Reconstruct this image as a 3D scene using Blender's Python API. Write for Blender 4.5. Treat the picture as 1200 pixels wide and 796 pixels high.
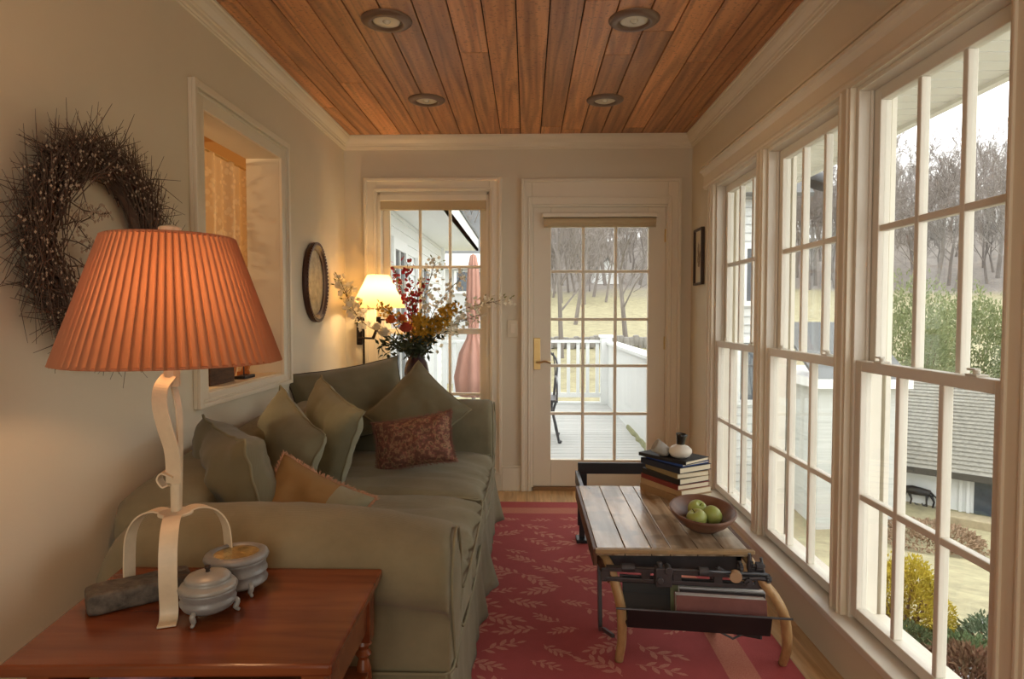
import bpy, math, random
from mathutils import Vector, Matrix, Euler, noise
for o in list(bpy.data.objects): bpy.data.objects.remove(o)
S = bpy.context.scene; COL = S.collection
PI = math.pi; R = math.radians
rnd = random.Random(7)

# ------------------------------------------------------------------ camera, light, exposure
cam = bpy.data.cameras.new('camera'); co = bpy.data.objects.new('camera', cam); COL.objects.link(co)
cam.sensor_width = 36; cam.lens = 760/1200*36; cam.clip_start = .02; cam.clip_end = 600
yaw = math.atan(18/760); pit = math.atan(30/760)
fw = Vector((-math.sin(yaw)*math.cos(pit), math.cos(yaw)*math.cos(pit), -math.sin(pit)))
rt = Vector((math.cos(yaw), math.sin(yaw), 0)); up = rt.cross(fw)
co.matrix_world = Matrix(((rt.x, up.x, -fw.x, 0), (rt.y, up.y, -fw.y, 0), (rt.z, up.z, -fw.z, 1.254), (0, 0, 0, 1)))
S.camera = co
S.view_settings.view_transform = 'Standard'; S.view_settings.look = 'None'
S.view_settings.gamma = 1; S.view_settings.use_curve_mapping = False
S.view_settings.exposure = 1.18
W = bpy.data.worlds.new('world'); S.world = W; W.use_nodes = True
W.node_tree.nodes['Background'].inputs[0].default_value = (1, .99, .97, 1)
W.node_tree.nodes['Background'].inputs[1].default_value = 1.45
def light(name, kind, loc, energy, color, size=.1, sizey=None, rot=(0, 0, 0)):
    l = bpy.data.lights.new(name, kind); l.energy = energy; l.color = color
    if kind == 'AREA':
        l.size = size
        if sizey: l.shape = 'RECTANGLE'; l.size_y = sizey
    else: l.shadow_soft_size = size
    o = bpy.data.objects.new(name, l); COL.objects.link(o); o.location = loc; o.rotation_euler = rot
    return o
# unseen fill light, added behind the camera to brighten the interior
light('rear_fill_light', 'AREA', (-.17, -1.2, 1.42), 10, (1, .92, .80), 1.05, 1.95, (R(90), 0, 0))
# lamp bulbs
light('table_lamp_bulb', 'POINT', (-.805, 1.45, 1.275), 1.8, (1, .54, .25), .03)
light('sconce_bulb', 'POINT', (-1.0, 4.36, 1.39), 2.6, (1, .70, .38), .025)
light('side_room_lamp', 'POINT', (-2.5, 2.6, 1.9), 20, (1, .68, .38), .1)
S.cycles.use_denoising = True
S.cycles.max_bounces = 8; S.cycles.transparent_max_bounces = 24
S.cycles.sample_clamp_indirect = 6

# ------------------------------------------------------------------ materials
def rgb(c): return (*[((x/255)/12.92 if x/255 <= .04045 else ((x/255+.055)/1.055)**2.4) for x in c], 1)
MATS = {}
def mat(name, c, rough=.6, metal=0, var=0, vscale=8, stretch=(1, 1, 1), bump=0, bscale=60, bstretch=None, c2=None,
        spec=.5, sheen=0, island=0, weave=False, trans=0):
    if name in MATS: return MATS[name]
    m = bpy.data.materials.new(name); m.use_nodes = True; MATS[name] = m
    nt = m.node_tree; N = nt.nodes; L = nt.links; b = N['Principled BSDF']
    b.inputs['Roughness'].default_value = rough; b.inputs['Metallic'].default_value = metal
    b.inputs['Specular IOR Level'].default_value = spec
    if sheen: b.inputs['Sheen Weight'].default_value = sheen
    col = rgb(c); b.inputs['Base Color'].default_value = col
    tc = N.new('ShaderNodeTexCoord')
    def mp(st):
        p = N.new('ShaderNodeMapping'); p.inputs['Scale'].default_value = st
        L.new(tc.outputs['Object'], p.inputs[0]); return p.outputs[0]
    src = None
    if var or c2:
        n = N.new('ShaderNodeTexNoise'); n.inputs['Scale'].default_value = vscale; n.inputs['Detail'].default_value = 6
        n.inputs['Roughness'].default_value = .65
        L.new(mp(stretch), n.inputs['Vector'])
        r = N.new('ShaderNodeValToRGB'); r.color_ramp.elements[0].position = .3; r.color_ramp.elements[1].position = .7
        k = 1-var
        r.color_ramp.elements[0].color = rgb(c2) if c2 else (col[0]*k, col[1]*k, col[2]*k, 1)
        r.color_ramp.elements[1].color = col
        L.new(n.outputs['Fac'], r.inputs[0]); src = r.outputs[0]
    if island:
        g = N.new('ShaderNodeNewGeometry'); mr = N.new('ShaderNodeMapRange')
        mr.inputs['To Min'].default_value = 1-island; mr.inputs['To Max'].default_value = 1+island*.7
        L.new(g.outputs['Random Per Island'], mr.inputs[0])
        mx = N.new('ShaderNodeVectorMath'); mx.operation = 'SCALE'
        if src: L.new(src, mx.inputs[0])
        else: mx.inputs[0].default_value = col[:3]
        L.new(mr.outputs[0], mx.inputs['Scale']); src = mx.outputs[0]
    if src: L.new(src, b.inputs['Base Color'])
    if bump:
        if weave:
            w1 = N.new('ShaderNodeTexWave'); w1.inputs['Scale'].default_value = bscale; w1.bands_direction = 'X'
            w2 = N.new('ShaderNodeTexWave'); w2.inputs['Scale'].default_value = bscale; w2.bands_direction = 'Z'
            L.new(tc.outputs['Object'], w1.inputs[0]); L.new(tc.outputs['Object'], w2.inputs[0])
            ad = N.new('ShaderNodeMath'); L.new(w1.outputs['Fac'], ad.inputs[0]); L.new(w2.outputs['Fac'], ad.inputs[1]); h = ad.outputs[0]
        else:
            n2 = N.new('ShaderNodeTexNoise'); n2.inputs['Scale'].default_value = bscale; n2.inputs['Detail'].default_value = 5
            L.new(mp(bstretch or stretch), n2.inputs['Vector']); h = n2.outputs['Fac']
        bp = N.new('ShaderNodeBump'); bp.inputs['Strength'].default_value = bump; bp.inputs['Distance'].default_value = .01
        L.new(h, bp.inputs['Height']); L.new(bp.outputs[0], b.inputs['Normal'])
    if trans:
        t = N.new('ShaderNodeBsdfTranslucent')
        if src: L.new(src, t.inputs[0])
        else: t.inputs[0].default_value = col
        mx = N.new('ShaderNodeMixShader'); mx.inputs[0].default_value = trans
        L.new(b.outputs[0], mx.inputs[1]); L.new(t.outputs[0], mx.inputs[2]); L.new(mx.outputs[0], N['Material Output'].inputs[0])
    return m
def glass_mat():
    m = bpy.data.materials.new('glass'); m.use_nodes = True; nt = m.node_tree; N = nt.nodes; L = nt.links
    N.remove(N['Principled BSDF'])
    t = N.new('ShaderNodeBsdfTransparent'); t.inputs[0].default_value = (.95, .96, .955, 1)
    g = N.new('ShaderNodeBsdfGlossy'); g.inputs['Roughness'].default_value = .02
    lw = N.new('ShaderNodeLayerWeight'); p5 = N.new('ShaderNodeMath'); p5.operation = 'POWER'; p5.inputs[1].default_value = 5; L.new(lw.outputs['Facing'], p5.inputs[0])
    f = N.new('ShaderNodeMath'); f.operation = 'MULTIPLY_ADD'; f.inputs[1].default_value = .8; f.inputs[2].default_value = .03; L.new(p5.outputs[0], f.inputs[0])
    x = N.new('ShaderNodeMixShader'); L.new(f.outputs[0], x.inputs[0]); L.new(t.outputs[0], x.inputs[1]); L.new(g.outputs[0], x.inputs[2])
    L.new(x.outputs[0], N['Material Output'].inputs[0]); return m
GLASS = glass_mat()
def wood_mat(name, c, c2, rough=.45, scale=3, st=(14, 1, 14), island=.3, ringc=.5, dark=None):
    """planks: streaky grain along Y, each plank its own tone"""
    m = bpy.data.materials.new(name); m.use_nodes = True; MATS[name] = m
    nt = m.node_tree; N = nt.nodes; L = nt.links; b = N['Principled BSDF']; b.inputs['Roughness'].default_value = rough
    tc = N.new('ShaderNodeTexCoord'); g = N.new('ShaderNodeNewGeometry')
    off = N.new('ShaderNodeVectorMath'); off.operation = 'ADD'
    sc = N.new('ShaderNodeVectorMath'); sc.operation = 'SCALE'; sc.inputs[0].default_value = (3, 37, 11)
    L.new(g.outputs['Random Per Island'], sc.inputs['Scale']); L.new(tc.outputs['Object'], off.inputs[0]); L.new(sc.outputs[0], off.inputs[1])
    mp = N.new('ShaderNodeMapping'); mp.inputs['Scale'].default_value = st; L.new(off.outputs[0], mp.inputs[0])
    n = N.new('ShaderNodeTexNoise'); n.inputs['Scale'].default_value = scale; n.inputs['Detail'].default_value = 8; n.inputs['Distortion'].default_value = .35
    L.new(mp.outputs[0], n.inputs[0])
    r = N.new('ShaderNodeValToRGB'); e = r.color_ramp.elements; e[0].position = .33; e[0].color = rgb(c2); e[1].position = .62; e[1].color = rgb(c)
    L.new(n.outputs[0], r.inputs[0])
    mp2 = N.new('ShaderNodeMapping'); mp2.inputs['Scale'].default_value = tuple(x*.45 for x in st); L.new(off.outputs[0], mp2.inputs[0])
    n2 = N.new('ShaderNodeTexNoise'); n2.inputs['Scale'].default_value = scale*.35; n2.inputs['Detail'].default_value = 2
    L.new(mp2.outputs[0], n2.inputs[0])
    sn = N.new('ShaderNodeMath'); sn.operation = 'MULTIPLY'; sn.inputs[1].default_value = 60; L.new(n2.outputs[0], sn.inputs[0])
    s2 = N.new('ShaderNodeMath'); s2.operation = 'SINE'; L.new(sn.outputs[0], s2.inputs[0])
    r2 = N.new('ShaderNodeMapRange'); r2.inputs['From Min'].default_value = -1; r2.inputs['From Max'].default_value = -.2
    r2.inputs['To Min'].default_value = 1-ringc; r2.inputs['To Max'].default_value = 1; L.new(s2.outputs[0], r2.inputs[0])
    mr = N.new('ShaderNodeMapRange'); mr.inputs['To Min'].default_value = 1-island; mr.inputs['To Max'].default_value = 1+island*.6
    L.new(g.outputs['Random Per Island'], mr.inputs[0])
    mm = N.new('ShaderNodeMath'); mm.operation = 'MULTIPLY'; L.new(r2.outputs[0], mm.inputs[0]); L.new(mr.outputs[0], mm.inputs[1])
    out = mm.outputs[0]
    if dark:      # blotches / worm holes
        v = N.new('ShaderNodeTexNoise'); v.inputs['Scale'].default_value = dark[0]; v.inputs['Detail'].default_value = 3; L.new(off.outputs[0], v.inputs[0])
        r3 = N.new('ShaderNodeMapRange'); r3.inputs['From Min'].default_value = dark[1]; r3.inputs['From Max'].default_value = dark[1]+.08
        r3.inputs['To Min'].default_value = 1-dark[2]; r3.inputs['To Max'].default_value = 1; L.new(v.outputs[0], r3.inputs[0])
        m3 = N.new('ShaderNodeMath'); m3.operation = 'MULTIPLY'; L.new(out, m3.inputs[0]); L.new(r3.outputs[0], m3.inputs[1]); out = m3.outputs[0]
    sx = N.new('ShaderNodeVectorMath'); sx.operation = 'SCALE'; L.new(r.outputs[0], sx.inputs[0]); L.new(out, sx.inputs['Scale'])
    L.new(sx.outputs[0], b.inputs['Base Color'])
    bp = N.new('ShaderNodeBump'); bp.inputs['Strength'].default_value = .15; bp.inputs['Distance'].default_value = .01
    L.new(n.outputs[0], bp.inputs['Height']); L.new(bp.outputs[0], b.inputs['Normal'])
    return m

PAINT = mat('wall_paint', (218, 207, 183), .75, var=.03, vscale=3, bump=.05, bscale=220)
TRIM = mat('trim_paint', (228, 217, 194), .42, var=.03, vscale=5)
SASH = mat('sash_paint', (228, 222, 208), .4, var=.03, vscale=5)
WHITE = mat('white_paint', (232, 234, 233), .6, var=.05, vscale=4)
CEIL = wood_mat('ceiling_boards', (222, 158, 102), (188, 126, 78), .40, 3.0, (11, .5, 11), .28, .30, dark=(70, .34, .35))
DARKGAP = mat('dark_gap', (40, 24, 14), .9)
OAK = wood_mat('oak_floor', (214, 178, 128), (190, 148, 98), .35, 3, (14, 1, 14), .2, .15)
BRONZE = mat('dark_bronze', (62, 52, 46), .45, .7)
BRASS = mat('brass', (206, 178, 122), .38, .9)
IRON = mat('black_iron', (84, 84, 88), .38, .45, var=.3, vscale=20)
BLACK = mat('black_paint', (22, 22, 24), .5)
SOFA = mat('sage_slipcover', (138, 131, 104), .9, var=.12, vscale=5, bump=.28, bscale=160, weave=True, sheen=.1, c2=(120, 113, 88))
SOFA2 = mat('sage_pillow', (146, 143, 118), .9, var=.12, vscale=6, bump=.25, bscale=150, weave=True, sheen=.15, c2=(130, 128, 104))
SOFA3 = mat('dark_sage_cloth', (116, 110, 84), .9, var=.12, vscale=6, bump=.25, bscale=150, weave=True, sheen=.2)
TAN = mat('tan_cloth', (146, 116, 72), .9, var=.12, vscale=6, bump=.2, bscale=150, weave=True)
PIPE = mat('piping_cloth', (134, 128, 102), .9)
CHERRY = wood_mat('cherry_wood', (130, 70, 38), (104, 52, 28), .22, 2.2, (1.2, 9, 9), .06, .08)
CREAMIRON = mat('cream_iron', (222, 206, 176), .45, var=.12, vscale=30)

# ------------------------------------------------------------------ mesh builder
class MB:
    def __init__(s): s.v = []; s.f = []; s.mi = []; s.M = None; s.m = 0
    def add(s, vs, fs, mi=None):
        b = len(s.v)
        for p in vs:
            p = Vector(p); s.v.append(s.M @ p if s.M else p)
        for f in fs: s.f.append([b+i for i in f]); s.mi.append(s.m if mi is None else mi)
    def box(s, x0, x1, y0, y1, z0, z1, mi=None):
        s.add([(x, y, z) for x in (x0, x1) for y in (y0, y1) for z in (z0, z1)],
              [(0, 1, 3, 2), (4, 6, 7, 5), (0, 4, 5, 1), (2, 3, 7, 6), (0, 2, 6, 4), (1, 5, 7, 3)], mi); return s
    def tube(s, pts, rad, n=8, mi=None, cap=True, flat=None):
        """round (or flat=(w,t) strip) section swept along points"""
        pts = [Vector(p) for p in pts]; k = len(pts)
        if not hasattr(rad, '__len__'): rad = [rad]*k
        vs = []; fs = []; ref = None
        for i, p in enumerate(pts):
            d = (pts[min(i+1, k-1)]-pts[max(i-1, 0)]).normalized()
            if ref is None:
                a = Vector((0, 0, 1)) if abs(d.z) < .9 else Vector((1, 0, 0))
                if flat and len(flat) > 2: a = Vector(flat[2])
                ref = (a-d*a.dot(d)).normalized()
            else: ref = (ref-d*ref.dot(d)).normalized()
            q = d.cross(ref)
            for j in range(n if not flat else 4):
                if flat:
                    sx, sy = ((1, 1), (-1, 1), (-1, -1), (1, -1))[j]
                    vs.append(p+ref*sx*flat[0]/2+q*sy*flat[1]/2)
                else:
                    t = 2*PI*j/n; vs.append(p+(ref*math.cos(t)+q*math.sin(t))*rad[i])
        n = 4 if flat else n
        for i in range(k-1):
            for j in range(n): fs.append((i*n+j, i*n+(j+1) % n, (i+1)*n+(j+1) % n, (i+1)*n+j))
        if cap: fs.append(tuple(range(n-1, -1, -1))); fs.append(tuple((k-1)*n+j for j in range(n)))
        s.add(vs, fs, mi); return s
    def lathe(s, prof, c=(0, 0, 0), n=32, mi=None, fn=None):
        vs = []; fs = []; k = len(prof)
        for i, (r, z) in enumerate(prof):
            for j in range(n):
                t = 2*PI*j/n; rr = r if fn is None else fn(r, t, z)
                vs.append((c[0]+rr*math.cos(t), c[1]+rr*math.sin(t), c[2]+z))
        for i in range(k-1):
            for j in range(n): fs.append((i*n+j, i*n+(j+1) % n, (i+1)*n+(j+1) % n, (i+1)*n+j))
        if prof[0][0] > 1e-4 and getattr(s, 'cap', 0): fs.append(tuple(range(n-1, -1, -1)))
        if prof[-1][0] > 1e-4 and getattr(s, 'cap', 0): fs.append(tuple((k-1)*n+j for j in range(n)))
        s.add(vs, fs, mi); return s
    def loft(s, secs, closed=True, mi=None, cap=True):
        k = len(secs); n = len(secs[0]); fs = []
        for i in range(k-1):
            for j in range(n if closed else n-1): fs.append((i*n+j, i*n+(j+1) % n, (i+1)*n+(j+1) % n, (i+1)*n+j))
        if cap and closed: fs.append(tuple(range(n-1, -1, -1))); fs.append(tuple((k-1)*n+j for j in range(n)))
        s.add([p for q in secs for p in q], fs, mi); return s
    def soft(s, c, size, r, n=14, fn=None, mi=None):
        """rounded box with evenly subdivided faces; fn(local unit pos)->offset"""
        c = Vector(c); h = Vector(size)/2; vs = []; fs = []; idx = {}
        inn = Vector((max(h.x-r, 0), max(h.y-r, 0), max(h.z-r, 0)))
        def vert(u):
            k = tuple(round(a, 5) for a in u)
            if k not in idx:
                q = Vector((u[0]*h.x, u[1]*h.y, u[2]*h.z))
                cl = Vector([max(-inn[i], min(inn[i], q[i])) for i in range(3)]); d = q-cl
                p = cl+d.normalized()*r if d.length > 1e-6 else q
                if fn: p = p+Vector(fn(Vector((p.x/h.x, p.y/h.y, p.z/h.z)), p+c))
                idx[k] = len(vs); vs.append(p+c)
            return idx[k]
        L = [-1+2*i/n for i in range(n+1)]
        for ax in range(3):
            for sg in (-1, 1):
                for i in range(n):
                    for j in range(n):
                        q = []
                        for a, b in ((i, j), (i+1, j), (i+1, j+1), (i, j+1)):
                            u = [0, 0, 0]; u[ax] = sg; u[(ax+1) % 3] = L[a]; u[(ax+2) % 3] = L[b]; q.append(vert(u))
                        fs.append(q if sg > 0 else q[::-1])
        s.add(vs, fs, mi); return s
    def build(s, name, mats, parent=None, smooth=False, bevel=0, sub=0, solid=0, seg=2):
        me = bpy.data.meshes.new(name); me.from_pydata([tuple(p) for p in s.v], [], s.f)
        for m in (mats if isinstance(mats, (list, tuple)) else [mats]): me.materials.append(m)
        me.polygons.foreach_set('material_index', s.mi)
        if smooth: me.polygons.foreach_set('use_smooth', [True]*len(s.f))
        me.update(); o = bpy.data.objects.new(name, me); COL.objects.link(o)
        if parent: own(o, parent)
        if solid: md = o.modifiers.new('s', 'SOLIDIFY'); md.thickness = solid
        if bevel: md = o.modifiers.new('b', 'BEVEL'); md.width = bevel; md.segments = seg; md.limit_method = 'ANGLE'
        if sub: md = o.modifiers.new('u', 'SUBSURF'); md.levels = sub; md.render_levels = sub
        return o
def wmat(o):
    return (wmat(o.parent) @ o.matrix_parent_inverse if o.parent else Matrix()) @ Matrix.LocRotScale(o.location, o.rotation_euler, o.scale)
def own(o, p): o.parent = p; o.matrix_parent_inverse = wmat(p).inverted()
def tag(o, label, cat, group=None, kind=None):
    o['label'] = label; o['category'] = cat
    if group: o['group'] = group
    if kind: o['kind'] = kind
    return o
def thing(name, label, cat, loc=(0, 0, 0), group=None):
    o = bpy.data.objects.new(name, None); COL.objects.link(o); o.location = loc; o.empty_display_size = .05
    return tag(o, label, cat, group)
def struct(o): o['kind'] = 'structure'; return o
def root_struct(name, loc):
    o = bpy.data.objects.new(name, None); COL.objects.link(o); o.location = loc; o.empty_display_size = .05; return struct(o)
def dup(root, loc, rz=None, label=None, scale=None):
    r = root.copy(); COL.objects.link(r); r.location = loc
    if rz is not None: r.rotation_euler = (0, 0, rz)
    if scale: r.scale = scale
    if label: r['label'] = label
    for ch in list(root.children):
        c = ch.copy(); COL.objects.link(c); c.parent = r
        for g in list(ch.children):
            d = g.copy(); COL.objects.link(d); d.parent = c
    return r
def nz(p, s=1.0, o=0): return noise.noise(Vector((p[0]*s+o, p[1]*s+o*.7, p[2]*s-o)))
def spline(pts, n=8):
    pts = [Vector(p) for p in pts]; P = [pts[0]*2-pts[1]]+pts+[pts[-1]*2-pts[-2]]; out = []
    for i in range(1, len(P)-2):
        a, b, c, d = P[i-1:i+3]
        for j in range(n):
            t = j/n; out.append(.5*((2*b)+(c-a)*t+(2*a-5*b+4*c-d)*t*t+(3*b-a-3*c+d)*t**3))
    out.append(pts[-1]); return out

XL, XR, YB, ZC, YN = -1.285, 1.14, 4.56, 2.49, -1.6
XP = 1.09     # face of the low panel under the windows
# window openings of the right wall (y0,y1) and heights
WIN = [(3.227, 3.975), (2.392, 3.140), (1.557, 2.305)]
WZ0, WZ1 = .165, 2.04
XO = 1.24

# ------------------------------------------------------------------ setting: shell
b = MB(); rr = random.Random(3)
x = -1.36
while x < 1.2:                                            # oak floor boards along Y
    y = YN-rr.random()
    while y < YB+.1:
        l = .8+rr.random()*1.2; b.box(x+.0006, x+.0794, max(y+.0006, YN), min(y+l, YB+.1), -.03, 0); y += l
    x += .08
b.box(-1.4, 1.25, YN, YB+.15, -.08, -.012, 1)
struct(b.build('floor', [OAK, DARKGAP]))
b = MB(); rr = random.Random(12)
x = -1.285; i = 0
while x < 1.14:                                           # ceiling boards with dark reveals
    y = YN-rr.random()*1.5; w = .1375
    while y < YB:
        l = 1.0+rr.random()*2.2; y1 = min(y+l, YB+.02)
        b.box(x+.0025, x+w-.0025, max(y+.0015, YN), y1-.0015, ZC, ZC+.02); y += l
    x += w
b.box(-1.4, 1.26, YN, YB+.15, ZC+.012, ZC+.06, 1)
struct(b.build('ceiling', [CEIL, DARKGAP], bevel=.0025))
LO = (2.548, 3.352, .94, 2.055)                           # clear opening in the left wall
b = MB()
b.box(XL-.17, XL, YN, LO[0], 0, ZC).box(XL-.17, XL, LO[1], YB+.16, 0, ZC).box(XL-.17, XL, LO[0], LO[1], 0, LO[2]).box(XL-.17, XL, LO[0], LO[1], LO[3], ZC)
struct(b.build('wall_left', PAINT))
FW = (-1.05, -.27, .2, 2.105); FD = (.03, .975, 0, 2.015)
b = MB(); y0, y1 = YB, YB+.16
b.box(XL, FW[0], y0, y1, 0, ZC).box(FW[0], FW[1], y0, y1, 0, FW[2]).box(FW[0], FW[1], y0, y1, FW[3], ZC)
b.box(FW[1], FD[0], y0, y1, 0, ZC).box(FD[0], FD[1], y0, y1, FD[3], ZC).box(FD[1], XO, y0, y1, 0, ZC)
struct(b.build('wall_back', PAINT))
b = MB()
b.box(XR, XO, YN, YB, WZ1, ZC).box(XR, XO, 3.975, YB, WZ0, WZ1).box(XR, XO, YN, 1.557, WZ0, WZ1)
b.box(XR, XO, 3.140, 3.227, WZ0, WZ1).box(XR, XO, 2.305, 2.392, WZ0, WZ1)
b.box(XP, XO, YN, YB, 0, WZ0)
struct(b.build('wall_right', PAINT))
struct(MB().box(XL, XR, YN-.1, YN, 0, ZC).build('wall_rear', PAINT))
# room beyond the left opening
b = MB()
b.box(-3.7, -3.6, 1.2, 4.7, 0, 2.5).box(-3.6, -1.455, 1.1, 1.2, 0, 2.5).box(-3.6, -1.455, 4.7, 4.8, 0, 2.5)
b.box(-3.7, -1.455, 1.1, 4.8, 2.5, 2.55).box(-3.7, -1.455, 1.1, 4.8, -.05, 0)
struct(b.build('wall_side_room', mat('side_room_paint', (196, 160, 104), .8)))

# crown moulding (trim_1), profile = (distance from wall, drop from ceiling)
CP = [(0, 0), (.056, 0), (.056, .010), (.050, .013), (.048, .022), (.041, .034), (.030, .045), (.022, .052), (.020, .060), (.014, .063), (.013, .078), (.006, .082), (.006, .088), (0, .092)]
def extr(b, prof, fn, a, c): b.loft([[fn(d, h, a) for d, h in prof], [fn(d, h, c) for d, h in prof]])
b = MB()
extr(b, CP, lambda d, h, t: (XL+d, t, ZC-h), YN, YB); extr(b, CP, lambda d, h, t: (XR-d*.95, t, ZC-h), YN, YB)
extr(b, CP, lambda d, h, t: (t, YB-d, ZC-h), XL, XR)
struct(b.build('trim_1', TRIM))
# baseboards
b = MB(); b.box(XL+.019, -1.1435, YB-.018, YB, 0, .17).box(-1.1435, -.1785, YB-.017, YB, 0, .1195).box(-.1785, -.0435, YB-.018, YB, 0, .165).box(-.1785, -.0435, YB-.012, YB, .165, .18)
b.box(1.0635, XP, YB-.018, YB, 0, .17)
struct(b.build('baseboard_back', TRIM, bevel=.003))
struct(MB().box(XL, XL+.018, YN, YB, 0, .15).box(XL, XL+.010, YN, YB, .15, .165).build('baseboard_left', TRIM, bevel=.003))
# header + casings of the right windows (trim_2), sill ledge (trim_3)
HP = [(0, 0), (.022, 0), (.022, .012), (.030, .016), (.030, .024), (.025, .03), (.025, .085), (.032, .092), (.040, .105), (.052, .112), (.052, .124), (0, .124)]
b = MB(); extr(b, HP, lambda d, h, t: (XR-d, t, WZ1-.004+h), YN, 4.17)
b.box(XR-.012, XR, YN, 4.3, 2.20, 2.212)
struct(b.build('trim_2', TRIM))
b = MB()
for y0, y1 in ((3.975, 4.075), (3.140, 3.227), (2.305, 2.392), (1.46, 1.557)):
    b.box(XR-.022, XR, y0, y1, WZ0, WZ1); b.box(XR-.029, XR-.02, y0+.014, y0+.024, WZ0, WZ1); b.box(XR-.029, XR-.02, y1-.024, y1-.014, WZ0, WZ1)
struct(b.build('trim_4', TRIM, bevel=.002))
struct(MB().box(XP-.012, XR+.03, YN, 4.10, WZ0-.004, WZ0+.014).box(XP-.006, XP+.01, YN, 4.10, WZ0-.02, WZ0-.004).build('trim_3', SASH, bevel=.003))
# casing of left opening
b = MB(); A = (2.455, 3.44, .885, 2.15)
def frame_x(b, x0, x1, A, LO):
    b.box(x0, x1, A[0], LO[0], A[2], A[3]).box(x0, x1, LO[1], A[1], A[2], A[3]).box(x0, x1, LO[0], LO[1], A[2], LO[2]).box(x0, x1, LO[0], LO[1], LO[3], A[3])
frame_x(b, XL, XL+.016, A, LO)
frame_x(b, XL+.016, XL+.03, A, (A[0]+.022, A[1]-.022, A[2]+.02, A[3]-.03)); frame_x(b, XL+.016, XL+.022, (A[0]+.03, A[1]-.03, A[2]+.026, A[3]-.036), (A[0]+.04, A[1]-.04, A[2]+.032, A[3]-.046))
struct(b.build('trim_5', TRIM, bevel=.003))
# back wall casings
def frame_y(b, y0, y1, A, I, bottom=True):
    b.box(A[0], I[0], y0, y1, A[2], A[3]).box(I[1], A[1], y0, y1, A[2], A[3]).box(I[0], I[1], y0, y1, I[3], A[3])
    if bottom: b.box(I[0], I[1], y0, y1, A[2], I[2])
b = MB(); A = (-1.143, -.179, .12, 2.2)
frame_y(b, YB-.018, YB, A, (-1.058, -.262, .2, 2.11)); frame_y(b, YB-.032, YB-.018, A, (A[0]+.022, A[1]-.022, .14, A[3]-.022)); frame_y(b, YB-.024, YB-.018, (-1.078, -.242, .18, 2.13), (-1.068, -.252, .19, 2.12))
struct(b.build('trim_6', TRIM, bevel=.003))
b = MB(); A = (-.043, 1.063, 0, 2.19)
frame_y(b, YB-.018, YB, A, (.032, .973, 0, 2.013), False); frame_y(b, YB-.032, YB-.018, A, (A[0]+.022, A[1]-.022, 0, A[3]-.022), False)
frame_y(b, YB-.024, YB-.018, (.005, 1.0, 0, 2.07), (.014, .991, 0, 2.058), False)
struct(b.build('trim_7', TRIM, bevel=.003))

# ------------------------------------------------------------------ windows
def lites(b, horiz, a0, a1, z0, z1, c0, c1, cols, rows, stile, top, bot, mw, zm=None):
    """sash; horiz fn(a,c,z) maps along/across coordinates; returns glass rect"""
    def bx(a, A, z, Z, c=c0, C=c1):
        if horiz == 'y': b.box(c, C, a, A, z, Z)
        else: b.box(a, A, c, C, z, Z)
    bx(a0, a0+stile, z0, z1); bx(a1-stile, a1, z0, z1); bx(a0+stile, a1-stile, z0, z0+bot); bx(a0+stile, a1-stile, z1-top, z1)
    ga, gA, gz, gZ = a0+stile, a1-stile, z0+bot, z1-top; m = (c1-c0)*.12
    for i in range(1, cols):
        a = ga+(gA-ga)*i/cols; bx(a-mw/2, a+mw/2, gz, gZ, c0+m, c1-m)
    zs = zm or [gz+(gZ-gz)*i/rows for i in range(1, rows)]
    for z in zs: bx(ga, gA, z-mw/2, z+mw/2, c0+m+.001, c1-m-.001)
    return ga, gA, gz, gZ
for i, (y0, y1) in enumerate(WIN):
    w = root_struct('window_%d' % (i+1), (XR, (y0+y1)/2, WZ0))
    j = MB(); J = .016
    j.box(XR, XO, y0, y0+J, WZ0, WZ1).box(XR, XO, y1-J, y1, WZ0, WZ1).box(XR, XO, y0+J, y1-J, WZ1-.02, WZ1).box(XR+.03, XO+.03, y0+J, y1-J, WZ0+.0145, WZ0+.025)
    for y in (y0+J, y1-J-.008): j.box(1.178, 1.188, y, y+.008, WZ0, WZ1-.02)
    j.box(XO+.021, XO+.04, y0-.06, y0, WZ0-.02, WZ1+.06).box(XO+.021, XO+.04, y1, y1+.06, WZ0-.02, WZ1+.06)
    j.build('window_frame', SASH, w, bevel=.002)
    s = MB(); g = lites(s, 'y', y0+J, y1-J, 1.055, WZ1-.02, 1.190, 1.228, 3, 2, .045, .045, .03, .022, [1.545])
    us = s.build('upper_sash', SASH, w, bevel=.003)
    MB().box(1.207, 1.211, g[0], g[1], g[2], g[3]).build('window_glass', GLASS, us)
    s = MB(); g = lites(s, 'y', y0+J, y1-J, WZ0+.0255, 1.092, 1.146, 1.184, 3, 2, .040, .036, .038, .022, [.62])
    ls = s.build('lower_sash', SASH, w, bevel=.003)
    MB().box(1.163, 1.167, g[0], g[1], g[2], g[3]).build('window_glass', GLASS, ls)
    for f in (.2, .8):
        y = y0+(y1-y0)*f; MB().box(1.15, 1.182, y-.022, y+.022, 1.092, 1.098).tube([(1.166, y, 1.098), (1.166, y, 1.108)], .009, 10).box(1.158, 1.174, y-.004, y+.028, 1.106, 1.112).build('sash_lock', mat('lock_white', (222, 218, 206), .35), ls, bevel=.001)
w = root_struct('window_4', (-.66, YB, .2))
j = MB(); x0, x1, z0, z1 = FW
j.box(x0, x0+.018, YB, YB+.16, z0, z1).box(x1-.018, x1, YB, YB+.16, z0, z1).box(x0, x1, YB, YB+.16, z1-.02, z1).box(x0, x1, YB-.03, YB+.17, z0-.001, z0+.02)
j.build('window_frame', TRIM, w, bevel=.002)
s = MB(); g = lites(s, 'x', x0+.018, x1-.018, 1.115, z1-.02, YB+.085, YB+.12, 3, 2, .05, .05, .035, .02, [1.59])
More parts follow.
